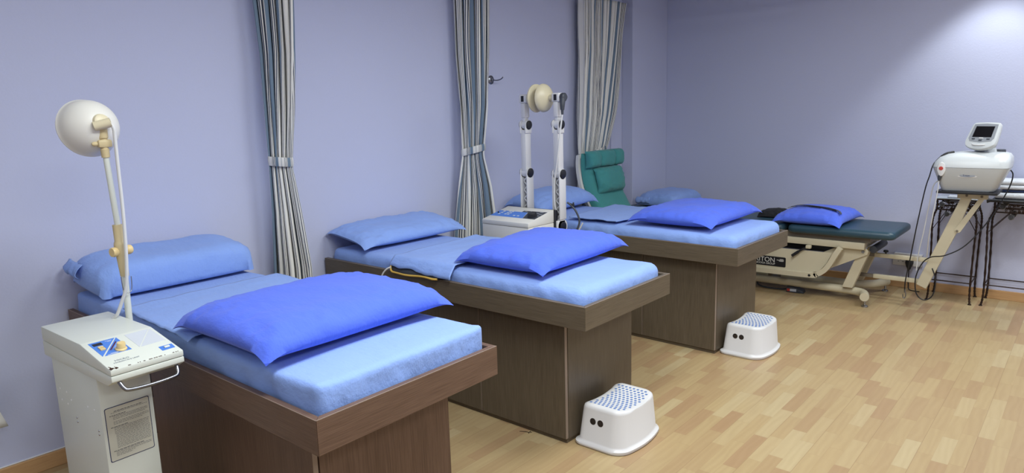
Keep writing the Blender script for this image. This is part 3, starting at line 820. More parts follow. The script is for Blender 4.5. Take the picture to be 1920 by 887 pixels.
# ------------------------------------------------------------------ curtains
RT = V((.755, .655, 0)); NV = V((.655, -.755, 0))
def curtain(name, label, x0, rows, tie, nf, amp, seed, zbot, ext, tie_slope=0, along=(.755, .655, 0), kx=.655, fold=.115):
    RT = V(along); NV = V((along[1], -along[0], 0))
    """rows: (z, y_left, y_right) measured at x = x0; ext: rows added below what the beds hide"""
    t = thing('curtain', label, 'curtain', (x0, sum(rows[0][1:])/2, 0), 0, 'striped cubicle curtains')
    o0 = V((x0, sum(rows[0][1:])/2, 0))
    rows = sorted(rows+ext, key=lambda r: -r[0])
    def at(z):
        for a, b in zip(rows, rows[1:]):
            if a[0] >= z >= b[0]:
                k = (a[0]-z)/(a[0]-b[0]+1e-9); k2 = k
                return a[1]+(b[1]-a[1])*k2, a[2]+(b[2]-a[2])*k2
        return rows[0][1:] if z > rows[0][0] else rows[-1][1:]
    ztop = rows[0][0]; nz, ns = 70, nf*14
    g = bmesh.new(); uvl = g.loops.layers.uv.new('UVMap'); vv = []
    for i in range(nz+1):
        z = ztop+(zbot-ztop)*i/nz
        yl, yr = at(z); wd = (yr-yl)*kx; yc = (yl+yr)/2
        dt = abs(z-tie); am = amp*(.45+.55*min(1, dt/.35))
        row = []
        for j in range(ns+1):
            s = j/ns
            ph = 2*PI*nf*s + 1.3*N(s*3, z*.7, seed)*2
            a = -wd/2+wd*s + .28*wd/nf*sin(2*ph)
            e = max(-wd/2, min(wd/2, a))
            dpt = am*(.75+.5*N(s*5, seed, z*.4))*cos(ph) + .012*N(s*8, z*1.5, seed+3)
            p = V((x0, yc, z)) + RT*e + NV*dpt
            p.x = max(p.x, .006)
            row.append(g.verts.new(p-o0))
        vv.append(row)
    for i in range(nz):
        for j in range(ns):
            fc = g.faces.new((vv[i][j], vv[i+1][j], vv[i+1][j+1], vv[i][j+1]))
            for lp_, (a, b) in zip(fc.loops, ((i, j), (i+1, j), (i+1, j+1), (i, j+1))):
                lp_[uvl].uv = (b/ns*nf*fold+seed*.07, a/nz)
    me = bpy.data.meshes.new('curtain_cloth'); bmesh.ops.recalc_face_normals(g, faces=g.faces[:]); g.to_mesh(me); g.free(); me.materials.append(m_stripe)
    for p in me.polygons: p.use_smooth = True
    o = bpy.data.objects.new('curtain_cloth', me); C.objects.link(o); o.parent = t
    o.modifiers.new('thick', 'SOLIDIFY').thickness = .0015
    # tie band
    yl, yr = at(tie); wd = (yr-yl)*kx/2+.006; cc = V((x0, (yl+yr)/2, 0)); n = 48
    g = bmesh.new(); uvl = g.loops.layers.uv.new('UVMap'); R = []
    for zo, k in ((.026, .98), (.022, 1.02), (0, 1.04), (-.022, 1.02), (-.026, .98)):
        rr = []
        for i in range(n):
            a = 2*PI*i/n; ca, sa = cos(a), sin(a)
            ca = math.copysign(abs(ca)**.8, ca); sa = math.copysign(abs(sa)**.8, sa)
            p = cc + RT*wd*k*ca + NV*(amp*.45+.018)*k*sa; p.x = max(p.x, .004); p.z = tie+zo+tie_slope*ca
            rr.append(g.verts.new(p-o0))
        R.append(rr)
    for q, (a, b) in enumerate(zip(R, R[1:])):
        for i in range(n):
            j = (i+1) % n; fc = g.faces.new((a[i], a[j], b[j], b[i]))
            for lp_, k in zip(fc.loops, (i, i+1, i+1, i)): lp_[uvl].uv = (k/n*.52+.03, q/4)
    me = bpy.data.meshes.new('tieback'); bmesh.ops.recalc_face_normals(g, faces=g.faces[:]); g.to_mesh(me); g.free(); me.materials.append(m_stripe)
    for p in me.polygons: p.use_smooth = True
    tb = bpy.data.objects.new('tieback', me); C.objects.link(tb); tb.parent = t
    return t
curtain('c1', 'striped curtain tied back between the nearest and middle beds', .16,
        [(2.62, .97, 1.34), (2.27, .985, 1.315), (1.985, 1.005, 1.29), (1.69, 1.01, 1.25), (1.425, 1.01, 1.205), (1.355, 1.01, 1.195), (1.085, 1.0, 1.235), (.77, .97, 1.28), (.655, .96, 1.285)], 1.385, 6, .045, 1, .12, [(.1, .94, 1.3)], -.006)
curtain('c2', 'striped curtain with a black clip, tied back between the middle and farthest beds', .16,
        [(2.62, 2.51, 2.94), (2.43, 2.52, 2.92), (2.055, 2.52, 2.9), (1.675, 2.545, 2.87), (1.385, 2.555, 2.815), (1.32, 2.555, 2.805), (1.09, 2.50, 2.88), (.88, 2.46, 2.915), (.72, 2.43, 2.93)], 1.36, 6, .05, 2, .12, [(.1, 2.42, 2.92)], .02)
curtain('c3', 'striped curtain in the far corner, hanging behind the green recliner', .10,
        [(2.62, 4.17, 4.89), (2.145, 4.17, 4.79), (1.66, 4.13, 4.68), (1.32, 4.12, 4.58), (1.2, 4.13, 4.52)], 1.24, 15, .058, 3, .12, [(1.15, 4.14, 4.5), (.9, 4.13, 4.5), (.1, 4.12, 4.52)], .03, (0, 1, 0), 1., .145)
for y, gname in ((1.155, 'nearest'), (2.72, 'second'), (4.5, 'farthest')):
    tr = thing('curtain_track', 'white curtain track above the %s curtain' % gname, 'curtain track', (0, y, 2.66), 0, 'curtain tracks')
    bm = B(); box(bm, .002, 2.1, -.012, .012, -.012, .012, .003); obj('rail', bm, m_white, tr)
    for x in (.15, 1.1, 2.05): bm = B(); cyl(bm, (x, 0, .012), (x, 0, ZC-2.66), .006); obj('hanger', bm, m_white, tr)
    for k in range(9): bm = B(); x = .05+.04*k; tube(bm, [(x, 0, -.012), (x, .004, -.03), (x, 0, -.045), (x, -.006, -.035)], .0025, 6, 4); obj('hook', bm, m_black, tr)
# edge of one more curtain at the far left, only its hem corner reaches into the picture
curtain('c0', 'hem corner of a striped curtain at the left edge of the photo', .1,
        [(2.6, -.95, -.70), (1.5, -.92, -.68), (1.35, -.92, -.70), (.8, -.98, -.46), (.31, -1.0, -.318)], 1.42, 6, .03, 4, .31, [], 0, (0, 1, 0), 1.)
# black clip on the second curtain
bm = B(); cc_ = V((.215, 2.735, 1.49))
box(bm, -.006, .006, -.02, .02, -.008, .008, .003, 2, Matrix.Translation(cc_)); box(bm, -.005, .005, -.006, .006, -.02, .03, .003, 2, Matrix.Translation(cc_+V((0, .004, 0))))
box(bm, -.004, .01, .008, .022, -.018, .0, .003, 2, Matrix.Translation(cc_))
tag(obj('curtain_clip', bm, m_black, None), 'small black clip pinned to the curtain beside the twin armed machine', 'clip')
# wall hook
t = thing('wall_hook', 'round chrome hook on the wall right of the second curtain', 'hook', (0, 3.075, 1.882))
bm = B(); lathe(bm, [(0, 0), (.034, 0), (.034, .004), (.028, .010), (.016, .014), (.012, .022), (0, .024)], (.0005, 0, 0), (1, 0, 0), 28); obj('rose', bm, m_chrome, t)
bm = B(); tube(bm, [(.02, 0, 0), (.05, .012, -.006), (.085, .025, .002), (.10, .034, .018)], .0045, 10, 6); obj('prong', bm, m_chrome, t)

# ------------------------------------------------------------------ green recliner in the corner
ro = V((.4, 4.27, 0))
t = thing('recliner_chair', 'green padded recliner with a cream frame in the far left corner', 'chair', ro, 0)
yl, yr = 3.99, 4.56
path = [(.205, 1.25), (.20, 1.15), (.21, 1.05), (.235, .95), (.28, .84), (.35, .72), (.45, .60), (.57, .5), (.69, .43)]
def cushion(bm, path, ya, yb, th, tuft, seed):
    P = smooth_path([(x, 0, z) for x, z in path], 6); n = 18; rings = []
    m = len(P)
    for i, p in enumerate(P):
        d_ = (P[min(i+1, m-1)]-P[max(i-1, 0)]).normalized(); nn = V((-d_.z, 0, d_.x)); nn = nn if nn.x > 0 else -nn
        q = i/(m-1); endk = min(1, q/.04, (1-q)/.04)**.5 if 0 < q < 1 else .05
        ring = []
        for j in range(n+1):
            v = j/n; y = ya+(yb-ya)*v
            bul = (1-abs(2*v-1)**5)**.5
            tf = 1-.10*abs(sin(q*PI*tuft))**8*0
            tk = th*endk*max(.02, bul)*(1-.12*max(0, cos(q*2*PI*tuft))**6)
            tk += .004*N(y*26, p.z*9, seed)*(1 if v < .2 or q < .15 else .3) + (.005*abs(sin(p.z*95+2*N(y*9, p.z*4, seed)))*max(0, 1-v/.28) if q > .12 else 0)
            ring.append(p+V((0, y, 0))+nn*tk)
        for j in range(n, -1, -1):
            v = j/n; ring.append(p+V((0, ya+(yb-ya)*v, 0)) - nn*.004)
        rings.append(ring)
    loft(bm, rings)
bm = B(); cushion(bm, path, yl+.02, yr, .075, 4, 1); obj('back_cushion', bm, m_green, t, True, off=ro, angle=60)
# headrest: three padded panels between two stitched lines
for a, b in ((yl+.022, yl+.185), (yl+.19, yl+.42), (yl+.425, yr-.002)):
    bm = B(); g = pillow_mesh(.15, b-a+.012, .075, int(a*100), pinch=.0, pw=4, flat=.1, box_=.6)
    g.transform(Matrix.Translation((.248, (a+b)/2, 1.195)) @ Matrix.Rotation(math.radians(88), 4, 'Y')); merge(bm, g)
    obj('headrest_panel', bm, m_green, t, True, off=ro, angle=70)
bm = B(); g = pillow_mesh(.235, .43, .09, 21, pinch=.02, pw=3.2, flat=.3); g.transform(Matrix.Translation((.288, 4.30, 1.0)) @ Matrix.Rotation(math.radians(77), 4, 'Y')); merge(bm, g)
obj('lumbar_pillow', bm, m_green, t, True, off=ro, angle=70)
for y in (yl, yr+.004):
    bm = B(); P = smooth_path([(x-.035, y, z) for x, z in [(.205, 1.235)]+path[1:]], 5)
    band(bm, [(p_, (0, 1, 0), (1, 0, .3)) for p_ in P], .03, .03); obj('frame_rail', bm, m_mach2, t, True, off=ro)
for y in (yl+.02, yr-.02):
    for x in (.14, .74):
        bm = B(); prism(bm, [(x-.02, .02), (x+.02, .02), (x+.03, .42), (x-.03, .42)], y-.02, y+.02, 'xz', .003); obj('leg', bm, m_mach2, t, False, off=ro)
    bm = B(); box(bm, .08, .82, y-.02, y+.02, 0, .022, .004); obj('runner', bm, m_mach2, t, False, off=ro)
bm = B(); cushion(bm, [(.5, .47), (.62, .44), (.74, .45), (.84, .46)], yl+.03, yr-.01, .06, 1, 4); obj('seat_cushion', bm, m_green, t, True, off=ro, angle=60)

# ------------------------------------------------------------------ traction table
to = V((1.3, 5.13, 0))
t = thing('traction_table', 'teal vinyl traction table on a cream steel frame against the back wall', 'treatment table', to, 0)
def tp(name, bm, m, par=None, **k): return obj(name, bm, m, par or t, off=to if par is None else None, **k)
def slab(x0, x1, y0, y1, z0, z1, r):
    bm = B(); rings = []
    for z, ins in ((z0, .02), (z0+.006, .008), (z0+.02, 0), (z1-.025, 0), (z1-.010, .006), (z1-.002, .018), (z1, .035)):
        rings.append([(x, y, z) for x, y in rrect(x0+ins, x1-ins, y0+ins, y1-ins, max(r-ins*.5, .01), 6)])
    loft(bm, rings); return bm
tp('leg_cushion', slab(1.73, 2.545, 4.83, 5.45, .562, .627, .05), m_teal, angle=50)
tp('middle_cushion', slab(.77, 1.70, 4.83, 5.45, .562, .627, .05), m_teal, angle=50)
tp('head_cushion', slab(.16, .74, 4.83, 5.45, .60, .688, .05), m_teal, angle=50)
bm = B(); box(bm, 1.60, 2.36, 4.91, 5.37, .518, .561); box(bm, .3, 1.6, 4.91, 5.37, .518, .561); box(bm, .3, .7, 4.95, 5.3, .561, .599); tp('cushion_board', bm, m_creamd, smooth=False)
bm = B()
for y in (4.885, 5.355): box(bm, .5, 2.325, y, y+.035, .462, .517, .003)
box(bm, .5, .54, 4.92, 5.355, .465, .515); box(bm, 2.28, 2.32, 4.92, 5.355, .465, .515); tp('top_frame', bm, m_cream)
# curved lower channel, near and far
ctr = [(.55, .205), (1.2, .205), (1.9, .212), (1.985, .228), (2.04, .265), (2.08, .32), (2.12, .40), (2.155, .465)]
def channel(y0, y1):
    P = smooth_path([(x, 0, z) for x, z in ctr], 5); lo, hi = [], []
    for i, p in enumerate(P):
        d_ = (P[min(i+1, len(P)-1)]-P[max(i-1, 0)]).normalized(); nn = V((-d_.z, 0, d_.x)); hi.append(p+nn*.02); lo.append(p-nn*.02)
    bm = B(); g = bmesh.new(); R = []
    for a, b in zip(lo, hi): R.append([g.verts.new((a.x, y0, a.z)), g.verts.new((a.x, y1, a.z)), g.verts.new((b.x, y1, b.z)), g.verts.new((b.x, y0, b.z))])
    for a, b in zip(R, R[1:]):
        for j in range(4): g.faces.new((a[j], a[(j+1) % 4], b[(j+1) % 4], b[j]))
    g.faces.new(R[0]); g.faces.new(R[-1]); merge(bm, g); return bm
for y in (4.83, 5.37):
    tp('lift_channel', channel(y, y+.05), m_cream)
bm = B(); prism(bm, [(.55, .222), (1.93, .228), (2.0, .255), (2.05, .32), (2.09, .415), (.55, .405)], 4.866, 4.872, 'xz'); pan = tp('side_panel', bm, m_cream, smooth=False)
bm = B(); lathe(bm, [(0, 0), (.011, 0), (.009, .003), (0, .003)], (1.93, 4.8295, .213), (0, -1, 0), 16)
tp('pivot_bolt', bm, m_black)
bm = B(); lathe(bm, [(0, 0), (.013, 0), (.01, .006), (0, .006)], (2.305, 4.935, .437), (0, -1, 0), 16); tp('pivot_bolt', bm, m_steel)
bm = B(); prism(bm, [(2.33, .463), (2.345, .445), (2.338, .415), (2.30, .395), (1.98, .225), (1.9, .24), (2.0, .40), (2.1, .455)], 4.936, 4.948, 'xz', .002, 1); tp('lift_arm', bm, m_cream, smooth=False)
for y in (4.955, 5.27):
    bm = B(); prism(bm, [(2.26, .415), (2.345, .44), (2.335, .40), (2.235, .12), (2.155, .12)], y, y+.06, 'xz', .003, 1); tp('lift_leg', bm, m_cream, smooth=False)
bm = B(); tube(bm, [(.7, 5.02, .085), (1.4, 5.02, .085), (2.05, 5.03, .085), (2.22, 5.02, .085), (2.31, 4.98, .085), (2.345, 4.90, .085), (2.355, 4.85, .085)], .034, 18, 6); tp('base_tube', bm, m_cream)
bm = B(); tube(bm, [(.7, 5.26, .085), (1.4, 5.26, .085), (2.02, 5.26, .085), (2.2, 5.28, .085), (2.31, 5.36, .085), (2.36, 5.46, .085), (2.375, 5.50, .085)], .034, 18, 6); tp('base_tube', bm, m_cream)
bm = B(); box(bm, .72, .78, 5.0, 5.28, .07, .1); box(bm, 1.5, 1.56, 5.0, 5.28, .07, .1); box(bm, 1.52, 1.55, 5.02, 5.05, .1, .2); tp('cross_member', bm, m_creamd, smooth=False)
for x, y in ((2.355, 4.875), (2.37, 5.485), (.75, 5.0), (.75, 5.28)):
    bm = B(); cyl(bm, (x, y, .018), (x, y, .06), .010, n=12); lathe(bm, [(0, 0), (.026, 0), (.026, .008), (.014, .018), (0, .02)], (x, y, 0), (0, 0, 1), 20); tp('levelling_foot', bm, m_steel)
bm = B(); cyl(bm, (2.37, 4.975, .455), (2.37, 5.33, .455), .029, n=22, bev=.004); tp('roller', bm, m_dgrey)
bm = B(); box(bm, 1.1, 2.1, 4.96, 5.22, .40, .458, .006); tp('actuator_housing', bm, m_black)
bm = B(); tube(bm, [(1.91, 4.86, .452), (1.86, 4.85, .425), (1.82, 4.845, .395), (1.78, 4.84, .362)], .009, 10, 5); tube(bm, [(1.83, 4.846, .402), (1.78, 4.84, .362)], .0125, 10, 2); lv = tp('release_lever', bm, m_black)
bm = B(); box(bm, 1.885, 1.925, 4.845, 4.885, .435, .462, .004); tp('lever_bracket', bm, m_cream)
# name plate
bm = B(); prism(bm, rrect(1.14, 1.722, .247, .333, .01), 4.8635, 4.8658, 'xz'); npl = tp('name_plate', bm, m_black, smooth=False)
text('lettering', 'TRITON', .058, m_mach2, npl, (1.632-1.3, 4.8632-5.13, .282), (1, 0, 0), (0, 0, 1), align='RIGHT')
text('lettering', 'CHATTANOOGA GROUP', .023, m_mach2, npl, (1.632-1.3, 4.8632-5.13, .26), (1, 0, 0), (0, 0, 1), align='RIGHT')
bm = B()
for z, x0 in ((.313, 1.672), (.305, 1.645), (.297, 1.665)): box(bm, x0, 1.705, 4.8628, 4.8634, z-.002, z+.002)
box(bm, 1.7, 1.705, 4.8628, 4.8634, .295, .315)
obj('arrow_mark', bm, m_mach2, npl, False, off=to)
# traction bracket
yb_ = 5.115
bm = B(); box(bm, 2.35, 2.77, yb_, yb_+.03, .368, .402, .003); box(bm, 2.35, 2.72, yb_, yb_+.03, .190, .224, .003)
rl = tp('bracket_rail', bm, m_cream)
bm = B(); box(bm, 2.2, 2.35, yb_+.002, yb_+.028, .372, .398); box(bm, 2.2, 2.35, yb_+.002, yb_+.028, .194, .22); tp('rail_socket', bm, m_creamd, smooth=False)
bm = B(); prism(bm, [(2.665, .185), (2.735, .155), (2.915, .64), (2.985, .90), (2.92, .90)], yb_-.012, yb_+.042, 'xz', .003, 1); tp('bracket_upright', bm, m_cream, smooth=False)
bm = B(); prism(bm, [(2.893, .645), (2.905, .622), (2.932, .628), (3.072, .90), (3.037, .90)], yb_-.02, yb_-.014, 'xz', .001, 1); box(bm, 2.895, 3.085, yb_-.022, yb_+.05, .888, .934, .003); br_ = tp('bracket_brace', bm, m_cream, smooth=False)
for x, z in ((2.912, .638), (2.955, .912), (3.05, .908)): bm = B(); lathe(bm, [(0, 0), (.009, 0), (.007, .004), (0, .004)], (x, yb_-.0225, z), (0, -1, 0), 14); tp('bolt', bm, m_creamd)
bm = B(); box(bm, 2.775, 3.155, 4.965, 5.27, .935, .954, .003); tp('bracket_shelf', bm, m_black)
bm = B(); cyl(bm, (2.43, yb_+.015, .402), (2.43, yb_+.015, .418), .007); lathe(bm, [(0, 0), (.018, 0), (.02, .006), (.016, .016), (0, .016)], (2.43, yb_+.015, .416), (0, 0, 1), 12); tp('clamp_knob', bm, m_black)

# things lying on the table
g = pillow_mesh(.22, .34, .06, 31, pinch=.01, box_=1., flat=.15); bm = B(); merge(bm, g)
o = obj('exercise_belt', bm, m_strap, None); o.location = (1.46, 5.28, .6285); o.rotation_euler = (0, 0, .1); tag(o, 'folded black belt on the teal table, behind the strapped pillow', 'belt')
t = thing('strap', 'black strap with metal buckle lying over the royal blue pillow', 'strap', (1.88, 5.12, .63))
o0 = V((1.88, 5.12, .63))
def top4(x, y):
    u, v = (x-1.885)/.275, (y-5.15)/.335
    return .6285+.125*(.32+.68*max(0, (1-min(1, abs(u))**3)*(1-min(1, abs(v))**3))**.5)
def arch(y0, y1, x0, x1, lift):
    out = []
    for i in range(29):
        q = i/28; x = x0+(x1-x0)*q; y = y0+(y1-y0)*q
        out.append(((x, y, top4(x, y)+lift), (.1, 1, 0), (0, 0, 1)))
    return out
bm = B(); band(bm, arch(5.13, 5.00, 1.665, 2.075, .012), .040, .003); obj('webbing', bm, m_strap, t, True, off=o0)
bm = B(); band(bm, arch(5.05, 4.995, 1.66, 1.95, .012), .012, .003); obj('webbing', bm, m_strap, t, True, off=o0)
bm = B(); band(bm, [((x_, y_, top4(x_, y_)+.014), (.3, 1, 0), (.3, 0, 1)) for x_, y_ in ((2.07, 5.002), (2.095, 4.99), (2.112, 4.965), (2.122, 4.94))], .024, .005); obj('buckle', bm, m_chrome, t, off=o0)

# traction unit on the shelf
uo = V((2.97, 5.11, .955))
t = thing('traction_unit', 'white traction unit with tilted dark screen on the cream bracket', 'traction machine', uo, 0)
bm = B(); R = []
for z, x0, x1, y0, y1, r in ((.9555, 2.805, 3.125, 4.995, 5.25, .03), (.965, 2.798, 3.135, 4.985, 5.255, .035), (1.13, 2.738, 3.21, 4.935, 5.285, .06)):
    R.append([(x, y, z) for x, y in rrect(x0, x1, y0, y1, r, 6)])
loft(bm, R); obj('lower_housing', bm, m_grey_wh, t, True, off=uo, angle=40)
bm = B(); R = []
for z, x0, x1, y0, y1, r in ((1.132, 2.738, 3.21, 4.935, 5.285, .06), (1.17, 2.748, 3.213, 4.94, 5.285, .065), (1.205, 2.775, 3.21, 4.96, 5.275, .07), (1.228, 2.82, 3.195, 4.985, 5.26, .07), (1.240, 2.89, 3.16, 5.02, 5.235, .06), (1.243, 2.97, 3.10, 5.06, 5.2, .05)):
    R.append([(x, y, z) for x, y in rrect(x0, x1, y0, y1, r, 6)])
loft(bm, R); obj('upper_housing', bm, m_grey_wh, t, True, off=uo, angle=40)
bm = B(); R = []
for z, a, b in ((1.236, .072, .055), (1.262, .064, .048), (1.285, .05, .04)): R.append([(3.045+a*cos(2*PI*i/28), 5.12+b*sin(2*PI*i/28), z) for i in range(28)])
loft(bm, R); obj('neck', bm, m_grey_wh, t, True, off=uo)
# monitor: own frame, tilted back and turned to the left
mr = V((.930, -.369, -.006)).normalized(); mu0 = V((.192, .470, .861)); mu = (mu0-mr*mu0.dot(mr)).normalized(); mn = mr.cross(mu)   # mn points at the viewer side
mc = V((3.030, 5.061, 1.363)); MS = 1.05
MM = Matrix((mr, mu, mn)).transposed().to_4x4(); MM = MM @ Matrix.Scale(MS, 4); MM.translation = mc-uo
def mon(bm): bm.transform(MM); return bm
out_ = [(-.101, -.05), (-.09, -.085), (-.05, -.107), (0, -.114), (.05, -.107), (.09, -.085), (.101, -.05), (.092, .07), (.084, .088), (.07, .095), (0, .098), (-.07, .095), (-.084, .088), (-.092, .07)]
sm = [(p_.x, p_.y) for p_ in smooth_path([(x, y, 0) for x, y in out_+[out_[0]]], 3)[:-1]]
bm = B(); loft(bm, [[(x*s, y*s, z) for x, y in sm] for z, s in ((-.055, .72), (-.045, .86), (-.012, .99), (.0, 1), (.010, .97), (.012, .90))]); mon_o = obj('monitor', mon(bm), m_grey_wh, t, True, angle=45)
bez = [(-.076, .078), (-.083, -.03), (-.07, -.052), (0, -.062), (.07, -.052), (.083, -.03), (.076, .078), (0, .084)]
bm = B(); loft(bm, [[(x, y, .0122) for x, y in bez], [(x, y, .0135) for x, y in bez]]); obj('bezel', mon(bm), m_dgrey if False else M('silver grey bezel', (142, 146, 152), .4), mon_o, False)
bm = B(); prism(bm, [(-.062, -.022), (.062, -.022), (.060, .062), (-.060, .062)], .0136, .0146, 'xy'); obj('screen', mon(bm), M('matt dark screen', (16, 14, 18), .45, spec=.15), mon_o, False)
for x, y in ((-.048, -.036), (.0, -.046), (.048, -.036)):
    bm = B(); box(bm, x-.011, x+.011, y-.004, y+.004, .0136, .017, .0015, 1); obj('key', mon(bm), m_dgrey, mon_o)
bm = B(); box(bm, -.014, .014, -.034, -.026, .0136, .017, .0015, 1); obj('key', mon(bm), m_white, mon_o)
bm = B(); tube(bm, [(-.042, -.078, .0125), (-.02, -.085, .018), (.02, -.085, .018), (.042, -.078, .0125)], .004, 8, 5); obj('trim_arc', mon(bm), m_white, mon_o)
bm = B(); lathe(bm, [(0, 0), (.031, 0), (.029, .022), (.027, .024), (0, .024)], (3.136, 5.14, 1.234), (0, 0, 1), 24); obj('rope_guide', bm, m_dgrey, t, True, off=uo, label='dark grey round knob')
bm = B(); R = [[(2.965+a*cos(2*PI*i/32), 4.958-.001-o_, 1.075+b*sin(2*PI*i/32)) for i in range(32)] for a, b, o_ in ((.078, .019, -.008), (.07, .016, .003), (.055, .012, .0045))]
loft(bm, R); bd = obj('badge', bm, m_white, t, True, off=uo, label='oval maker badge')
bm = B(); R = [[(2.965+a*cos(2*PI*i/32), 4.9522-o_, 1.075+b*sin(2*PI*i/32)) for i in range(32)] for a, b, o_ in ((.05, .0125, .0), (.048, .0115, .002))]
loft(bm, R); obj('badge_face', bm, M('silver badge', (176, 182, 188), .3, .5), bd, True, off=uo)
text('lettering', 'Triton', .017, m_navy, bd, (2.937, 4.9495, 1.070), (1, 0, 0), (0, 0, 1), off=uo)
# patient switch clipped on the front left
bm = B(); R = [[(2.802+a*cos(2*PI*i/24)*(1-.25*(sin(2*PI*i/24) < 0)*abs(sin(2*PI*i/24))), 4.95-o_, 1.118+b*sin(2*PI*i/24)) for i in range(24)] for a, b, o_ in ((.026, .05, -.012), (.03, .055, .004), (.027, .05, .014), (.015, .03, .018))]
loft(bm, R); ps = obj('patient_switch', bm, m_white, t, True, off=uo)
bm = B(); lathe(bm, [(0, 0), (.0145, 0), (.013, .004), (0, .005)], (2.80, 4.9325, 1.125), (0, -1, 0), 20); obj('stop_button', bm, m_red, ps, True, off=uo, label='red stop button')
bm = B(); cyl(bm, (2.795, 4.95, 1.068), (2.79, 4.95, 1.032), .015, .008, 14); obj('strain_relief', bm, m_dgrey, ps, True, off=uo)
bm = B(); tube(bm, [(2.79, 4.95, 1.035), (2.785, 4.95, .93), (2.765, 4.955, .75), (2.745, 5.0, .58), (2.735, 5.05, .46), (2.73, 5.07, .42)], .004, 8, 6); obj('switch_cord', bm, m_cable, ps, True, off=uo)
bm = B(); tube(bm, [(2.85, 5.05, 1.236), (2.80, 5.03, 1.226), (2.752, 5.0, 1.17), (2.735, 4.985, 1.13), (2.722, 4.98, 1.06), (2.70, 4.98, .96), (2.66, 5.0, .68), (2.625, 5.03, .40), (2.60, 5.05, .22), (2.598, 5.06, .12)], .0045, 8, 6)
tube(bm, [(2.86, 5.05, 1.238), (2.82, 5.035, 1.229), (2.785, 5.015, 1.205)], .011, 10, 5); rp = obj('traction_rope', bm, m_cabled, t, True, off=uo)
bm = B(); tube(bm, [(2.598, 5.06, .125), (2.605, 5.06, .115), (2.606, 5.06, .085), (2.598, 5.06, .07), (2.588, 5.06, .078), (2.587, 5.06, .1)], .004, 10, 6); cyl(bm, (2.6, 5.06, .115), (2.6, 5.06, .15), .006); obj('snap_hook', bm, m_chrome, rp, True, off=uo)
bm = B(); tube(bm, [(2.79, 5.1, 1.02), (2.755, 5.09, 1.01), (2.735, 5.08, .97), (2.72, 5.08, .85), (2.695, 5.08, .62), (2.67, 5.085, .44), (2.665, 5.08, .3)], .004, 8, 6); obj('white_cord', bm, m_cable, t, True, off=uo)
bm = B(); tube(bm, [(3.19, 5.27, 1.10), (3.21, 5.27, 1.06), (3.19, 5.26, .95), (3.10, 5.2, .73), (2.98, 5.08, .54), (2.86, 5.03, .455), (2.76, 5.05, .425), (2.70, 5.07, .36), (2.665, 5.07, .24), (2.68, 5.06, .12), (2.735, 5.06, .075), (2.79, 5.07, .12), (2.80, 5.08, .24), (2.77, 5.09, .33)], .0045, 8, 6); obj('power_cord', bm, m_cabled, t, True, off=uo)

# ------------------------------------------------------------------ foot switch
fo = V((1.76, 5.04, 0)); t = thing('foot_switch', 'grey foot switch on the floor under the traction table', 'foot switch', fo, .12)
bm = B(); prism(bm, [(-.075, .001), (.075, .001), (.065, .022), (-.02, .05), (-.07, .05)], -.045, .045, 'xz', .004, 2)
obj('pedal_housing', bm, m_dgrey, t)
bm = B(); box(bm, -.065, -.04, -.0475, -.0452, .012, .034); obj('red_mark', bm, m_red, t, False)
bm = B(); box(bm, -.04, .012, -.0475, -.0452, .012, .034); obj('rating_label', bm, m_panelgrey, t, False)
bm = B(); tube(bm, [(-.075, 0, .02), (-.13, .01, .008), (-.25, .015, .007), (-.33, .04, .02), (-.34, .05, .045)], .007, 8, 6); obj('cord', bm, m_dgrey, t)

# ------------------------------------------------------------------ socket, plug
so = V((2.47, Y1, .26)); t = thing('wall_socket', 'white double wall socket low on the back wall', 'socket', so, 0)
bm = B(); box(bm, 2.385, 2.60, Y1-.05, Y1-.001, .295, .312, .003); box(bm, 2.375, 2.60, Y1-.04, Y1-.001, .205, .294, .004); obj('socket_box', bm, m_white, t, True, off=so)
for a_, b_, c_, d_ in ((2.414, 2.426, .238, .242), (2.449, 2.461, .238, .242), (2.433, 2.441, .252, .262)):
    bm = B(); box(bm, a_, b_, Y1-.0412, Y1-.0398, c_, d_); obj('socket_hole', bm, m_black, t, False, off=so)
po = V((2.51, Y1-.065, .235)); t = thing('power_plug', 'black three-pin plug in the white wall socket', 'plug', po, 0)
bm = B(); prism(bm, [(-.028, .028), (.028, .028), (.03, .0), (.016, -.025), (.012, -.055), (-.012, -.055), (-.016, -.025), (-.03, 0)], -.018, .018, 'xz', .005, 2); obj('plug_body', bm, m_black, t)
bm = B(); tube(bm, [(0, 0, -.05), (.0, 0, -.12), (.005, -.01, -.19), (.02, -.03, -.228), (.1, -.05, -.23)], .0045, 8, 6); obj('cord', bm, m_cabled, t)

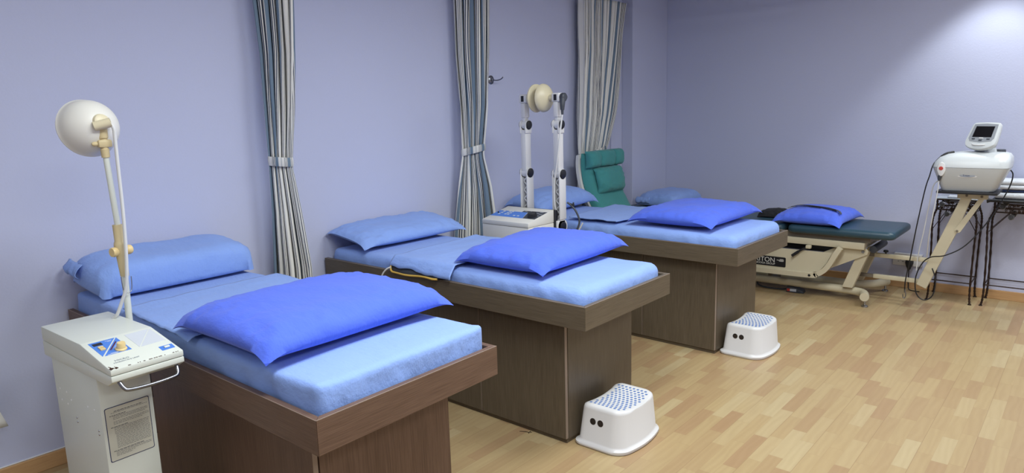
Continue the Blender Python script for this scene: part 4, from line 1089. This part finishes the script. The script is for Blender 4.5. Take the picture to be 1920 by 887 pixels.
# ------------------------------------------------------------------ wrought iron tables
def iron_table(label, x0, x1, y0, y1):
    o0 = V(((x0+x1)/2, (y0+y1)/2, 0)); t = thing('iron_side_table', label, 'side table', o0, 0, 'wrought iron side tables')
    hx, hy = (x1-x0)/2, (y1-y0)/2; r = .0075
    bm = B()
    for sx in (-1, 1):
        for sy in (-1, 1):
            X, Y = sx*hx, sy*hy; bm = B()
            pts = [(X, Y, .006), (X*.965, Y*.965, .05), (X*.95, Y*.95, .17), (X*.97, Y*.97, .45), (X*1.0, Y*1.0, .62), (X*.98, Y*.98, .69), (X*.88, Y*.88, .75), (X*.86, Y*.86, .77), (X*.86, Y*.86, .835)]
            tube(bm, pts, r, 8, 8, rfun=lambda s: r*(1+.22*sin(s*260)))
            lathe(bm, [(0, 0), (.014, 0), (.012, .006), (0, .008)], (X, Y, 0), (0, 0, 1), 12); obj('leg', bm, m_iron, t)
    a, b = hx*.86, hy*.86
    bm = B()
    for z, k in ((.835, 1.), (.79, 1.), (.755, 1.0)):
        for p, q in (((-a, -b), (a, -b)), ((a, -b), (a, b)), ((a, b), (-a, b)), ((-a, b), (-a, -b))): cyl(bm, (*p, z), (*q, z), .0055, n=8)
    obj('apron_frame', bm, m_iron, t)
    for p, q in (((-hx*.95, -hy*.95), (hx*.95, -hy*.95)), ((-hx*.95, hy*.95), (hx*.95, hy*.95)), ((-hx*.95, -hy*.95), (-hx*.95, hy*.95)), ((hx*.95, -hy*.95), (hx*.95, hy*.95))):
        bm = B(); cyl(bm, (*p, .172), (*q, .172), .005, n=8); obj('stretcher', bm, m_iron, t)
    for sx in (-1, 1):
        for yy in (-b, b):
            bm = B(); cyl(bm, (sx*hx*.96, yy*1.1, .60), (sx*hx*.40, yy, .752), .003, n=6); obj('brace', bm, m_iron, t)
    # scrolls, leaves and roses in the apron
    for yy in (-b-.003, b+.003):
        bm = B()
        for cx in (-.55, .05, .62):
            P = [(a*cx+.022*cos(th)*(1-th/16), yy, .772+.022*sin(th)*(1-th/16)) for th in [i*.5 for i in range(22)]]; tube(bm, P, .0028, 6, 2)
            P = [(a*cx+.03+.02*cos(-th), yy-.004, .74+.02*sin(-th)) for th in [i*.5 for i in range(13)]]; tube(bm, P, .0028, 6, 2)
        obj('scrollwork', bm, m_iron, t)
        for cx, cz in ((-.3, .81), (.35, .775), (-.12, .765), (.55, .755)):
            bm = B(); g = bmesh.new()
            for s in (-1, 1):
                R = []
                for i in range(9):
                    q = i/8; w = .011*sin(PI*min(q*1.05, 1)); base = V((a*cx+s*.024*q, yy-.006-.003*sin(PI*q), cz+.006*sin(q*3)))
                    R.append([g.verts.new(base+V((0, -.001, w))), g.verts.new(base+V((0, .002, 0))), g.verts.new(base+V((0, -.001, -w)))])
                for p, q in zip(R, R[1:]):
                    for j in range(2): g.faces.new((p[j], p[j+1], q[j+1], q[j]))
            bmesh.ops.remove_doubles(g, verts=g.verts[:], dist=1e-5)
            merge(bm, g); o = obj('leaf', bm, m_iron, t); o.modifiers.new('t', 'SOLIDIFY').thickness = .0012
        for cx, cz in ((-.72, .80), (-.42, .722), (.78, .728)):
            bm = B(); c = V((a*cx, yy-.012, cz))
            for k, (rr, hh) in enumerate(((.022, .0), (.017, .004), (.012, .008), (.007, .012))):
                lathe(bm, [(rr*.55, 0), (rr, .006), (rr*.92, .008), (rr*.5, .002)], c+V((0, -hh, 0)), (.1*k-.15, -1, .2-.12*k), 9)
            lathe(bm, [(0, 0), (.014, 0), (.01, .006), (0, .008)], c+V((0, .006, 0)), (0, -1, 0), 10)
            obj('rose', bm, m_rose, t)
    bm = B(); box(bm, -a-.012, a+.012, -b-.012, b+.012, .8412, .849, .002); obj('glass_top', bm, m_glass, t)
    return t
iron_table('bronzed iron side table with rose scrollwork, behind the slanted cream bracket', 2.70, 3.0, 5.39, 5.69)
iron_table('bronzed iron side table holding white towels at the right photo edge', 3.07, 3.52, 5.42, 5.695)
bm = B(); box(bm, -.05, .05, -.06, .06, 0, .012, .004, 2); o = obj('folded_paper', bm, m_towel, None); o.location = (2.835, 5.48, .8495); tag(o, 'small white folded paper on the iron table behind the bracket', 'paper')
bm = B(); box(bm, 3.085, 3.53, 5.40, 5.70, .8492, .862, .003)
cyl(bm, (3.07, 5.398, .848), (3.54, 5.398, .848), .012, n=14); cyl(bm, (3.072, 5.398, .848), (3.052, 5.398, .846), .013, .02, 12)
tag(obj('serving_tray', bm, m_black, None), 'black tray with a rolled front edge under the white towels', 'tray')
def towel(label, x0, x1, y0, y1, z, hgt, layers, seed):
    o0 = V(((x0+x1)/2, (y0+y1)/2, z)); bm = B(); hl = hgt/layers
    for k in range(layers):
        R = []
        n = 24
        for i in range(n+1):
            x = x0+(x1-x0)*i/n; dz = .003*N(x*9, k, seed); R.append([(x, y+.003*N(x*20, k, seed+2), z+k*hl+zz+dz*(k > 0 or zz > hl*.5)) for y, zz in rrect(y0+.004*k, y1-.004*k, .0005, hl*.96, hl*.45, 4)])
        loft(bm, R)
    return tag(obj('towel', bm, m_towel, None, True, off=o0, angle=60), label, 'towel', 'white folded towels'), o0
o, q = towel('flat white folded towel directly on the black tray, lowest of the towels', 3.10, 3.50, 5.41, 5.68, .8625, .05, 1, 1); o.location = q
bm = B(); box(bm, 3.125, 3.49, 5.425, 5.675, .9175, .9265, .003); tag(obj('navy_layer', bm, M('navy layer', (34, 46, 84), .9), None), 'thin navy layer between the white folded towels', 'cloth')  # thin dark blue layer between the two towels
o, q = towel('thick white folded towel on top of the navy layer', 3.125, 3.50, 5.43, 5.67, .931, .075, 2, 2); o.location = q

# tiny dry twig on the floor
bm = B(); tube(bm, [(1.555, 1.50, .0025), (1.58, 1.515, .003), (1.60, 1.52, .003), (1.612, 1.532, .0025)], .0012, 5, 4); tube(bm, [(1.60, 1.52, .003), (1.607, 1.512, .003)], .002, 5, 3); tube(bm, [(1.602, 1.522, .003), (1.6, 1.535, .003)], .0015, 5, 3)
tag(obj('dry_twig', bm, m_hole, None), 'tiny dark twig on the floor beside the middle bed', 'twig')

# ------------------------------------------------------------------ light
def area(name, loc, sx, sy, power, col=(1, 1, 1), rot=(0, 0, 0)):
    l = bpy.data.lights.new(name, 'AREA'); l.shape = 'RECTANGLE'; l.size = sx; l.size_y = sy; l.energy = power; l.color = col
    o = bpy.data.objects.new(name, l); C.objects.link(o); o.location = loc; o.rotation_euler = rot; return o
def spot(name, loc, power, ang, blend, col=(1, 1, 1), size=.08, rot=(0, 0, 0)):
    l = bpy.data.lights.new(name, 'SPOT'); l.energy = power; l.spot_size = math.radians(ang); l.spot_blend = blend; l.color = col; l.shadow_soft_size = size
    o = bpy.data.objects.new(name, l); C.objects.link(o); o.location = loc; o.rotation_euler = rot; return o
WC = (.93, .985, 1.)
area('ceiling_lamp', (2.6, .4, ZC-.02), .6, 1.2, 48, WC)
area('ceiling_lamp', (2.7, 2.3, ZC-.02), .6, 1.2, 44, WC)
area('ceiling_lamp', (5.0, -.8, ZC-.02), .6, 1.2, 40, WC)
area('ceiling_lamp', (4.5, 4.85, ZC-.02), .6, .9, 30, WC)
area('ceiling_lamp', (1.8, -2.4, ZC-.02), 1.2, .6, 14, WC)
spot('ceiling_downlight', (3.0, 5.3, ZC-.03), 48, 92, .4, WC, .10)
spot('ceiling_downlight', (3.6, 4.0, ZC-.03), 80, 100, .5, WC, .10)
w = bpy.data.worlds.new('world'); bpy.context.scene.world = w; w.use_nodes = True
w.node_tree.nodes['Background'].inputs[0].default_value = (.6, .65, .75, 1); w.node_tree.nodes['Background'].inputs[1].default_value = .05
sc = bpy.context.scene
sc.view_settings.view_transform = 'Standard'; sc.view_settings.look = 'None'; sc.view_settings.exposure = .25; sc.view_settings.gamma = 1
sc.view_settings.use_curve_mapping = False
